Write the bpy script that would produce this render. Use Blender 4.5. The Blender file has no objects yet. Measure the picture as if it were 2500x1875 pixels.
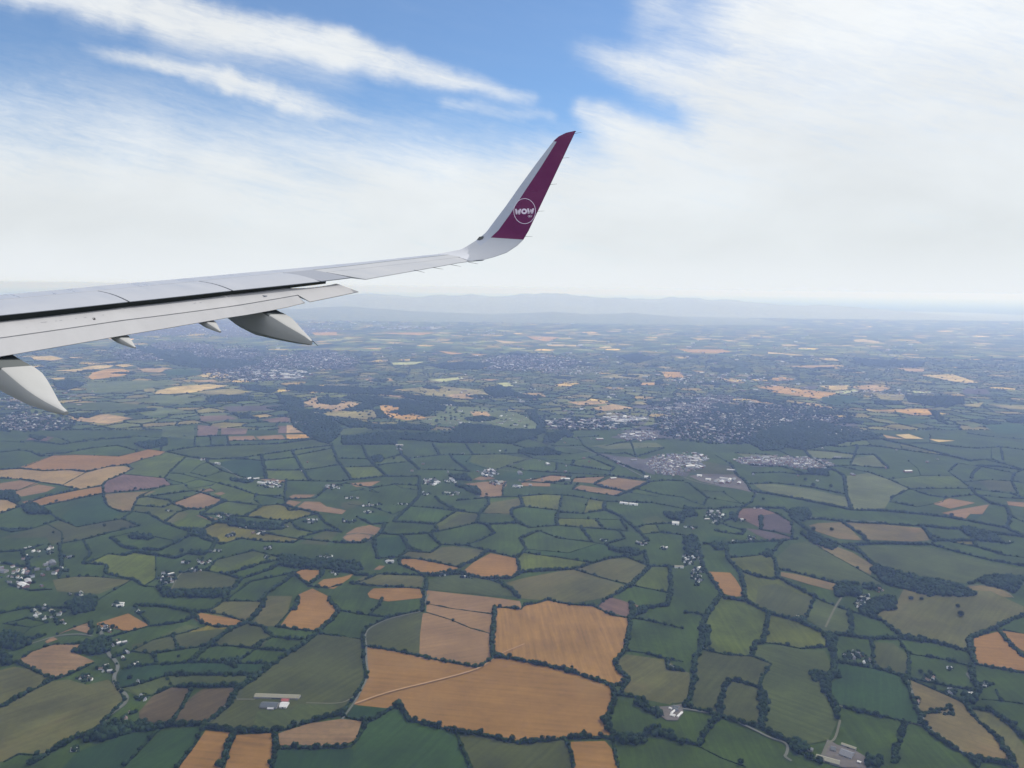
import bpy, math, random
import numpy as np
from mathutils import Vector, Matrix
from mathutils.geometry import delaunay_2d_cdt
rng = np.random.default_rng(7); random.seed(7)
sc = bpy.context.scene
COL = sc.collection
# ------------------------------------------------------------------ camera
CAM_H = 1000.0
F = 1900.0                       # focal length in photograph pixels (2500 wide)
PITCH = math.radians(7.04); ROLL = math.radians(0.7)
def basis(f, r, roll):
    u = np.cross(r, f); c, s = math.cos(roll), math.sin(roll)
    return c*r + s*u, -s*r + c*u, f
WR, WU, WF = basis(np.array([0, math.cos(PITCH), -math.sin(PITCH)]), np.array([1., 0, 0]), ROLL)
CW = np.array([0, 0, CAM_H])
cam = bpy.data.objects.new('camera', bpy.data.cameras.new('camera')); COL.objects.link(cam)
cam.data.sensor_width = 36; cam.data.lens = F/2500*36
cam.data.clip_start = 0.2; cam.data.clip_end = 600000
M = Matrix.Identity(4)
for i in range(3):
    M[i][0], M[i][1], M[i][2], M[i][3] = WR[i], WU[i], -WF[i], CW[i]
cam.matrix_world = M
sc.camera = cam
def wdir(u, v):
    return WR*((u-1250)/F) + WU*(-(v-937.5)/F) + WF
def G(u, v, z=0.0):               # where the line of sight through a photograph point meets the land
    d = wdir(u, v); t = (z-CAM_H)/d[2]
    return float(d[0]*t), float(d[1]*t)
def P(x, y, z=0.0):
    d = np.array([x, y, z-CAM_H]); w = d@WF
    return 1250+F*(d@WR)/w, 937.5-F*(d@WU)/w
# ------------------------------------------------------------------ view, sky, sun
sc.view_settings.view_transform = 'Standard'; sc.view_settings.look = 'None'
sc.view_settings.gamma = 1; sc.view_settings.exposure = 0.0
sc.cycles.volume_bounces = 2; sc.cycles.max_bounces = 6
SUN_AZ, SUN_EL = math.radians(52), math.radians(50)     # az measured from +Y towards +X
world = bpy.data.worlds.new('World'); sc.world = world; world.use_nodes = True
class NT:
    """tiny node-graph writer"""
    def __init__(s, tree): s.t = tree; s.n = tree.nodes; s.l = tree.links
    def val(s, sock, v):
        if v is None: return
        if isinstance(v, bpy.types.NodeSocket): s.l.new(v, sock)
        else:
            if hasattr(sock.default_value, '__len__'):
                if not hasattr(v, '__len__'): v = [v]*len(sock.default_value)
                v = list(v)
                if len(sock.default_value) == 4 and len(v) == 3: v += [1.0]
            sock.default_value = v
    def m(s, op, a, b=None, c=None, clamp=False):
        n = s.n.new('ShaderNodeMath'); n.operation = op; n.use_clamp = clamp
        for i, x in enumerate((a, b, c)): s.val(n.inputs[i], x)
        return n.outputs[0]
    def vm(s, op, a, b=None, k=None):
        n = s.n.new('ShaderNodeVectorMath'); n.operation = op
        s.val(n.inputs[0], a); s.val(n.inputs[1], b)
        if k is not None: s.val(n.inputs['Scale'], k)
        return n.outputs['Value'] if op in ('DOT_PRODUCT', 'LENGTH', 'DISTANCE') else n.outputs[0]
    def xyz(s, x, y, z=0.0):
        n = s.n.new('ShaderNodeCombineXYZ'); s.val(n.inputs[0], x); s.val(n.inputs[1], y); s.val(n.inputs[2], z); return n.outputs[0]
    def sep(s, v):
        n = s.n.new('ShaderNodeSeparateXYZ'); s.val(n.inputs[0], v); return n.outputs
    def noise(s, v, scale, detail=4, rough=.55, dist=0, col=False):
        n = s.n.new('ShaderNodeTexNoise'); s.val(n.inputs['Vector'], v); n.inputs['Scale'].default_value = scale
        n.inputs['Detail'].default_value = detail; n.inputs['Roughness'].default_value = rough; n.inputs['Distortion'].default_value = dist
        return n.outputs['Color' if col else 'Fac']
    def ss(s, x, a, b):            # smoothstep
        n = s.n.new('ShaderNodeMapRange'); n.interpolation_type = 'SMOOTHSTEP'
        s.val(n.inputs[0], x); s.val(n.inputs[1], a); s.val(n.inputs[2], b); n.inputs[3].default_value = 0; n.inputs[4].default_value = 1
        return n.outputs[0]
    def mr(s, x, a, b, c, d):
        n = s.n.new('ShaderNodeMapRange'); s.val(n.inputs[0], x)
        for i, v in enumerate((a, b, c, d)): s.val(n.inputs[i+1], v)
        return n.outputs[0]
    def mix(s, f, a, b, mode='MIX'):
        n = s.n.new('ShaderNodeMix'); n.data_type = 'RGBA'; n.blend_type = mode
        s.val(n.inputs[0], f); s.val(n.inputs[6], a); s.val(n.inputs[7], b); return n.outputs[2]
nt = NT(world.node_tree); nt.n.clear()
out = nt.n.new('ShaderNodeOutputWorld'); bg = nt.n.new('ShaderNodeBackground'); nt.l.new(bg.outputs[0], out.inputs[0])
sky = nt.n.new('ShaderNodeTexSky'); sky.sky_type = 'NISHITA'; sky.sun_disc = False
sky.sun_elevation = SUN_EL; sky.sun_rotation = SUN_AZ; sky.altitude = 1000; sky.air_density = 1.0; sky.dust_density = 0.6; sky.ozone_density = 2.2
bg.inputs[1].default_value = 0.10
tc = nt.n.new('ShaderNodeTexCoord'); D = tc.outputs['Generated']
dx, dy, dz = nt.sep(D)
ady = nt.m('MAXIMUM', nt.m('ABSOLUTE', dy), 0.12)
SX = nt.m('DIVIDE', dx, ady); SZ = nt.m('DIVIDE', dz, ady)       # tangent coordinates of the sky's direction, world-fixed
def st(u, v):
    d = wdir(u, v); return d[0]/d[1], d[2]/d[1]
pos = nt.xyz(SX, SZ)
w1 = nt.vm('SUBTRACT', nt.noise(pos, 5.0, 5, .6, col=True), (.5, .5, .5))
w2 = nt.vm('SUBTRACT', nt.noise(pos, 26.0, 4, .6, col=True), (.5, .5, .5))
pw = nt.vm('ADD', nt.vm('ADD', pos, nt.vm('SCALE', w1, k=.045)), nt.vm('SCALE', w2, k=.016))
def seg(u0, v0, u1, v1, w0, w1_, soft, stren, stren2=None):
    a = st(u0, v0); b = st(u1, v1)
    ax, az = a; bx, bz = b[0]-a[0], b[1]-a[1]; L2 = bx*bx+bz*bz
    rel = nt.vm('SUBTRACT', pw, (ax, az, 0))
    h = nt.m('DIVIDE', nt.vm('DOT_PRODUCT', rel, (bx, bz, 0)), L2, clamp=True)
    dist = nt.vm('LENGTH', nt.vm('SUBTRACT', rel, nt.vm('SCALE', (bx, bz, 0), k=h)))
    wd = nt.m('MULTIPLY_ADD', h, (w1_-w0)/F, w0/F)
    r = nt.m('DIVIDE', dist, wd)
    return nt.m('MULTIPLY', nt.m('SUBTRACT', 1.0, nt.ss(r, 1.0-soft, 1.0+soft)), stren if stren2 is None else nt.m('MULTIPLY_ADD', nt.m('POWER', h, 2.2), stren2-stren, stren))
def union(lst):
    acc = None
    for q in lst:
        k = nt.m('SUBTRACT', 1.0, q)
        acc = k if acc is None else nt.m('MULTIPLY', acc, k)
    return nt.m('SUBTRACT', 1.0, acc)
pwx, pwz, _ = nt.sep(pw)
def below(u0, v0, u1, v1, soft, stren):      # everything under a slanting line, fading over soft photograph pixels
    a = st(u0, v0); b = st(u1, v1); k = (b[1]-a[1])/(b[0]-a[0])
    d = nt.m('SUBTRACT', nt.m('MULTIPLY_ADD', pwx, k, a[1]-k*a[0]), pwz)
    return nt.m('MULTIPLY', nt.ss(d, -soft/F, soft/F), stren)
c1 = union([seg(60, -40, 420, 42, 32, 38, .98, .80), seg(420, 42, 820, 125, 38, 38, .98, .90), seg(820, 125, 1300, 248, 38, 17, .98, .92, .35),
            seg(420, 95, 830, 185, 50, 40, .98, .3), seg(-200, -60, 300, 20, 30, 40, .9, .6), seg(180, 60, 520, 110, 30, 40, .98, .15)])
c2 = union([seg(560, 200, 210, 126, 22, 11, .95, .78, .1), seg(560, 200, 850, 283, 22, 14, .95, .78, .1), seg(690, 262, 900, 305, 16, 8, .95, .45, .1),
            seg(1090, 262, 1350, 295, 14, 12, .98, .28)])
c3 = union([seg(1760, 245, 1420, 125, 60, 30, .95, .9, .3), seg(1760, 250, 2300, 200, 70, 220, .7, .98), seg(1680, 420, 1430, 270, 75, 28, .9, .95, .55),
            seg(1760, 330, 2000, 350, 24, 90, .95, .6), seg(1590, -20, 1570, 80, 50, 36, .98, .42, .1), seg(1820, 20, 1580, 170, 150, 70, .98, .55, .25),
            seg(1950, 60, 2700, 100, 170, 300, .6, .97), seg(1900, 420, 2700, 400, 150, 300, .6, .98)])
veil = union([below(0, 335, 1300, 425, 190, .90), below(1300, 420, 2500, 330, 110, .92), below(-200, 130, 900, 330, 170, .45)])
low = below(0, 520, 2500, 560, 170, .75)
cov = union([c1, c2, c3, veil, low])
# long fibres running down to the right
ca, sa = math.cos(math.radians(-13)), math.sin(math.radians(-13))
fx = nt.vm('DOT_PRODUCT', pos, (ca, sa, 0)); fz = nt.vm('DOT_PRODUCT', pos, (-sa, ca, 0))
fib = nt.m('ADD', nt.m('MULTIPLY', nt.noise(nt.xyz(nt.m('MULTIPLY', fx, 2.2), nt.m('MULTIPLY', fz, 15.0), 3.0), 2.4, 6, .66, .35), .6), nt.m('MULTIPLY', nt.noise(nt.xyz(nt.m('MULTIPLY', fx, 8.0), nt.m('MULTIPLY', fz, 40.0), 5.0), 2.4, 7, .78, .9), .5))
puff = nt.noise(nt.xyz(SX, nt.m('MULTIPLY', SZ, 1.7), 8.0), 5.5, 6, .6, .2)
tex = nt.m('ADD', nt.m('MULTIPLY', fib, .68), nt.m('MULTIPLY', puff, .32))
amt = nt.ss(nt.m('ADD', cov, nt.m('MULTIPLY', nt.m('SUBTRACT', tex, .52), nt.m('MULTIPLY_ADD', cov, 1.15, .55))), .0, 1.0)
elev0 = nt.m('ARCSINE', dz)
amt = nt.m('MULTIPLY_ADD', amt, .88, .09)
thin = nt.m('MULTIPLY', nt.m('SUBTRACT', 1.0, nt.ss(fib, .40, .66)), nt.m('MULTIPLY', nt.ss(elev0, .10, .24), .13))
amt = nt.m('MULTIPLY', amt, nt.m('SUBTRACT', 1.0, thin))            # blue showing between the fibres
over = nt.ss(nt.m('ARCSINE', dz), .36, .62)          # unseen bright veil added overhead to lift haze and wing light
amt = nt.m('MAXIMUM', amt, nt.m('MULTIPLY', over, .72))
elev = nt.m('ARCSINE', dz)
high = nt.ss(elev, .03, .30)
ccol = nt.mix(high, (7.95, 8.35, 8.55), (8.95, 9.25, 9.4))
shade = nt.mr(nt.noise(nt.xyz(SX, nt.m('MULTIPLY', SZ, 2.2), 1.0), 3.3, 5, .55, .3), .35, .7, .94, 1.05)
ccol = nt.mix(1.0, ccol, shade, 'MULTIPLY')
ccol = nt.mix(nt.ss(elev, .075, -.005), ccol, (8.45, 8.85, 9.25))       # milky air low on the horizon
ccol = nt.mix(over, ccol, (14.5, 14.4, 14.0))
blue = nt.mix(1.0, sky.outputs[0], (.72, 1.02, 1.26), 'MULTIPLY')
nt.l.new(nt.mix(amt, blue, ccol), bg.inputs[0])
sun = bpy.data.objects.new('sun', bpy.data.lights.new('sun', 'SUN')); COL.objects.link(sun)
sun.data.energy = 3.55; sun.data.angle = math.radians(.53); sun.data.color = (1, .955, .89)
sd = Vector((math.sin(SUN_AZ)*math.cos(SUN_EL), math.cos(SUN_AZ)*math.cos(SUN_EL), math.sin(SUN_EL)))
sun.rotation_euler = sd.to_track_quat('Z', 'Y').to_euler(); sun.location = (0, 0, 2000)
# ------------------------------------------------------------------ helpers
def link(o, parent=None):
    COL.objects.link(o)
    if parent: o.parent = parent
    return o
def tag(o, label=None, cat=None, group=None, kind=None):
    if label: o['label'] = label
    if cat: o['category'] = cat
    if group: o['group'] = group
    if kind: o['kind'] = kind
    return o
def empty(name, loc=(0, 0, 0), rz=0.0):
    o = bpy.data.objects.new(name, None); o.empty_display_size = 2; COL.objects.link(o); o.location = loc; o.rotation_euler = (0, 0, rz); return o
def mesh_np(name, V, Fc, mats, mi=None, smooth=False):
    """V (n,3), Fc (m,k) with k = 3 or 4, or a list of index lists"""
    me = bpy.data.meshes.new(name)
    if isinstance(Fc, list):
        me.from_pydata([tuple(v) for v in V], [], Fc)
    else:
        V = np.asarray(V, np.float32); Fc = np.asarray(Fc, np.int32); k = Fc.shape[1]
        me.vertices.add(len(V)); me.vertices.foreach_set('co', V.ravel())
        me.loops.add(Fc.size); me.loops.foreach_set('vertex_index', Fc.ravel())
        me.polygons.add(len(Fc)); me.polygons.foreach_set('loop_start', np.arange(0, Fc.size, k, dtype=np.int32))
        me.polygons.foreach_set('loop_total', np.full(len(Fc), k, np.int32))
    for m_ in (mats if isinstance(mats, (list, tuple)) else [mats]): me.materials.append(m_)
    if mi is not None: me.polygons.foreach_set('material_index', np.asarray(mi, np.int32))
    me.update(calc_edges=True)
    if smooth: me.polygons.foreach_set('use_smooth', np.ones(len(me.polygons), bool))
    return me
def mobj(name, V, Fc, mats, parent=None, mi=None, smooth=False):
    return link(bpy.data.objects.new(name, mesh_np(name, V, Fc, mats, mi, smooth)), parent)
def mat(name, rough=.8, spec=.2):
    m_ = bpy.data.materials.new(name); m_.use_nodes = True; b = m_.node_tree.nodes['Principled BSDF']
    b.inputs['Roughness'].default_value = rough; b.inputs['Specular IOR Level'].default_value = spec
    return m_, NT(m_.node_tree), b
def simple(name, col, rough=.7, spec=.3, var=.15, scale=.5, metal=0.0):
    m_, n, b = mat(name, rough, spec); t = n.n.new('ShaderNodeTexCoord')
    f = n.mr(n.noise(t.outputs['Object'], scale, 4), .3, .7, 1-var, 1+var)
    n.l.new(n.mix(1.0, col, f, 'MULTIPLY'), b.inputs['Base Color']); b.inputs['Metallic'].default_value = metal
    return m_
# ------------------------------------------------------------------ materials of the land
def field_mat(name, col=None, stripes=0, ang=0.0, var=.2, patch=None):
    m_, n, b = mat(name, .95, .05)
    g = n.n.new('ShaderNodeNewGeometry'); p = g.outputs['Position']
    base = col
    if col is None:
        a = n.n.new('ShaderNodeAttribute'); a.attribute_name = 'tint'; base = a.outputs['Color']
    big = n.mr(n.noise(p, 1/170, 5, .6), .3, .7, 1-var, 1+var)
    c, s = math.cos(ang), math.sin(ang)
    q = n.xyz(n.m('MULTIPLY', n.vm('DOT_PRODUCT', p, (c, s, 0)), 1/11), n.m('MULTIPLY', n.vm('DOT_PRODUCT', p, (-s, c, 0)), 1/220))
    fine = n.mr(n.noise(q, 1.0, 4, .65), .3, .7, 1-var*.55-stripes, 1+var*.5+stripes)
    spk = n.mr(n.noise(p, 1/14, 3, .7), .3, .7, 1-var*.35, 1+var*.35)
    # drilled rows and tramlines, each field with its own bearing
    if col is None:
        sx, sy, sz = n.sep(base); th = n.m('MULTIPLY', n.m('ADD', sx, n.m('MULTIPLY', sy, 2.7)), 260.0)
        dd = n.m('ADD', n.m('MULTIPLY', n.m('COSINE', th), n.vm('DOT_PRODUCT', p, (1, 0, 0))), n.m('MULTIPLY', n.m('SINE', th), n.vm('DOT_PRODUCT', p, (0, 1, 0))))
    else: dd = n.vm('DOT_PRODUCT', p, (c, s, 0))
    row = n.m('POWER', n.m('MULTIPLY_ADD', n.m('SINE', n.m('MULTIPLY', dd, .27)), .5, .5), 3.0)
    row = n.m('MULTIPLY', row, n.ss(n.noise(p, 1/240, 3), .38, .62))
    base = n.mix(n.m('MULTIPLY', row, .13), base, (.5, .5, .5), 'MULTIPLY') if col is None else n.mix(n.m('MULTIPLY', row, .16), base, (.45, .5, .45), 'MULTIPLY')
    x = n.mix(1.0, base, big, 'MULTIPLY'); x = n.mix(1.0, x, fine, 'MULTIPLY'); x = n.mix(1.0, x, spk, 'MULTIPLY')
    if patch:   # drier and greener swathes
        f = n.ss(n.noise(p, 1/330, 4, .55, .6), .5, .68)
        x = n.mix(n.m('MULTIPLY', f, patch[3]), x, patch[:3])
    n.l.new(x, b.inputs['Base Color'])
    return m_
def leaf_mat(name, c0, c1, sc_=1/7):
    m_, n, b = mat(name, .9, .05)
    g = n.n.new('ShaderNodeNewGeometry'); p = g.outputs['Position']
    f = n.ss(n.noise(p, sc_, 4, .7), .36, .66)
    f2 = n.mr(n.noise(p, 1/160, 3), .3, .7, .8, 1.2)
    n.l.new(n.mix(1.0, n.mix(f, c0, c1), f2, 'MULTIPLY'), b.inputs['Base Color'])
    bp = n.n.new('ShaderNodeBump'); bp.inputs['Strength'].default_value = .8; bp.inputs['Distance'].default_value = 1.2
    n.l.new(n.noise(p, .8, 3, .7), bp.inputs['Height']); n.l.new(bp.outputs[0], b.inputs['Normal'])
    return m_
CLS = {
 'T': (.385, .212, .062), 'S': (.41, .232, .072), 'R': (.36, .225, .11), 'U': (.45, .31, .13), 'O': (.160, .160, .052), 'P': (.21, .135, .105),
 'M': (.15, .118, .118), 'G': (.044, .088, .022), 'D': (.034, .072, .022), 'B': (.105, .120, .036), 'W': (.17, .128, .06), 'Y': (.32, .31, .15), 'K': (.15, .175, .065),
 'L': (.108, .138, .038), 'A': (.25, .20, .080), 'C': (.19, .172, .16), 'E': (.30, .195, .10), 'V': (.135, .13, .135)}
K_ = .44
CLS = {k: tuple(x*K_*(.82 if k in 'OBWLAM' else (.92 if k in 'TSRU' else 1)) for x in c) for k, c in CLS.items()}
MATS = {}
for k, c in CLS.items():
    MATS[k] = field_mat('field_'+k, c, stripes=.13 if k == 'S' else (.045 if k in 'TRUWPE' else .025), ang=math.radians(4) if k == 'S' else (1.42 if k == 'T' else rng.uniform(0, 3.1)),
                        var=.2 if k in 'TSRU' else .32, patch=(.11, .085, .035, .35) if k in 'O' else ((.15, .095, .04, .45) if k in 'TA' else None))
M_FARM = field_mat('farmland_surface', None, stripes=.04, var=.38)
M_HEDGE = leaf_mat('hedge_leaves', (.006, .014, .005), (.022, .042, .012))
M_WOOD = leaf_mat('wood_leaves', (.006, .015, .005), (.021, .040, .013), 1/14)
M_CROWN = leaf_mat('tree_leaves', (.006, .015, .004), (.023, .043, .011), 1/3)
M_BARK = simple('bark', (.09, .07, .05), .9, .1)
M_GROUND = field_mat('ground_surface', (.017, .025, .014), var=.3)
M_ROAD = simple('lane_asphalt', (.085, .09, .078), .9, .1, .15, .02)
M_TRACK = simple('pale_gravel', (.085, .085, .06), .95, .1, .15, .02)
WALLC = {'white': simple('white_render', (.66, .66, .65), .8), 'grey': simple('grey_render', (.24, .235, .235), .8), 'brick': simple('red_brick', (.19, .105, .085), .85)}
ROOFC = {'grey': simple('grey_slate', (.10, .105, .12), .6), 'brown': simple('brown_tile', (.13, .09, .075), .8), 'pale': simple('pale_sheet_roof', (.27, .27, .285), .55),
         'dark': simple('dark_sheet_roof', (.055, .065, .075), .6), 'white': simple('white_sheet_roof', (.40, .40, .41), .5), 'red': simple('red_sheet_roof', (.22, .055, .05), .6),
         'moss': simple('weathered_sheet_roof', (.17, .165, .125), .8)}
M_STUB = simple('worn_stubble_track', (.25, .155, .08), .95, .1, .1, .02)
M_WINDOW = simple('dark_window_glass', (.03, .035, .04), .1, .5)
# ------------------------------------------------------------------ the map of the land, surveyed in six sheets
SHEET = {'A': (0, 1050, 2.649), 'B': (835, 1050, 2.649), 'C': (1670, 1050, 2.665), 'D': (0, 1460, 2.649), 'E': (835, 1460, 2.649), 'F': (1670, 1460, 2.665),
         'G': (0, 680, 2.649), 'H': (700, 680, 2.458), 'I': (1600, 680, 2.458), 'Q': (0, 0, 1.0)}
def rd(sheet, s):
    x0, y0, k = SHEET[sheet]
    return [(x0+float(a.split(',')[0])/k, y0+float(a.split(',')[1])/k) for a in s.split()]
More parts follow.
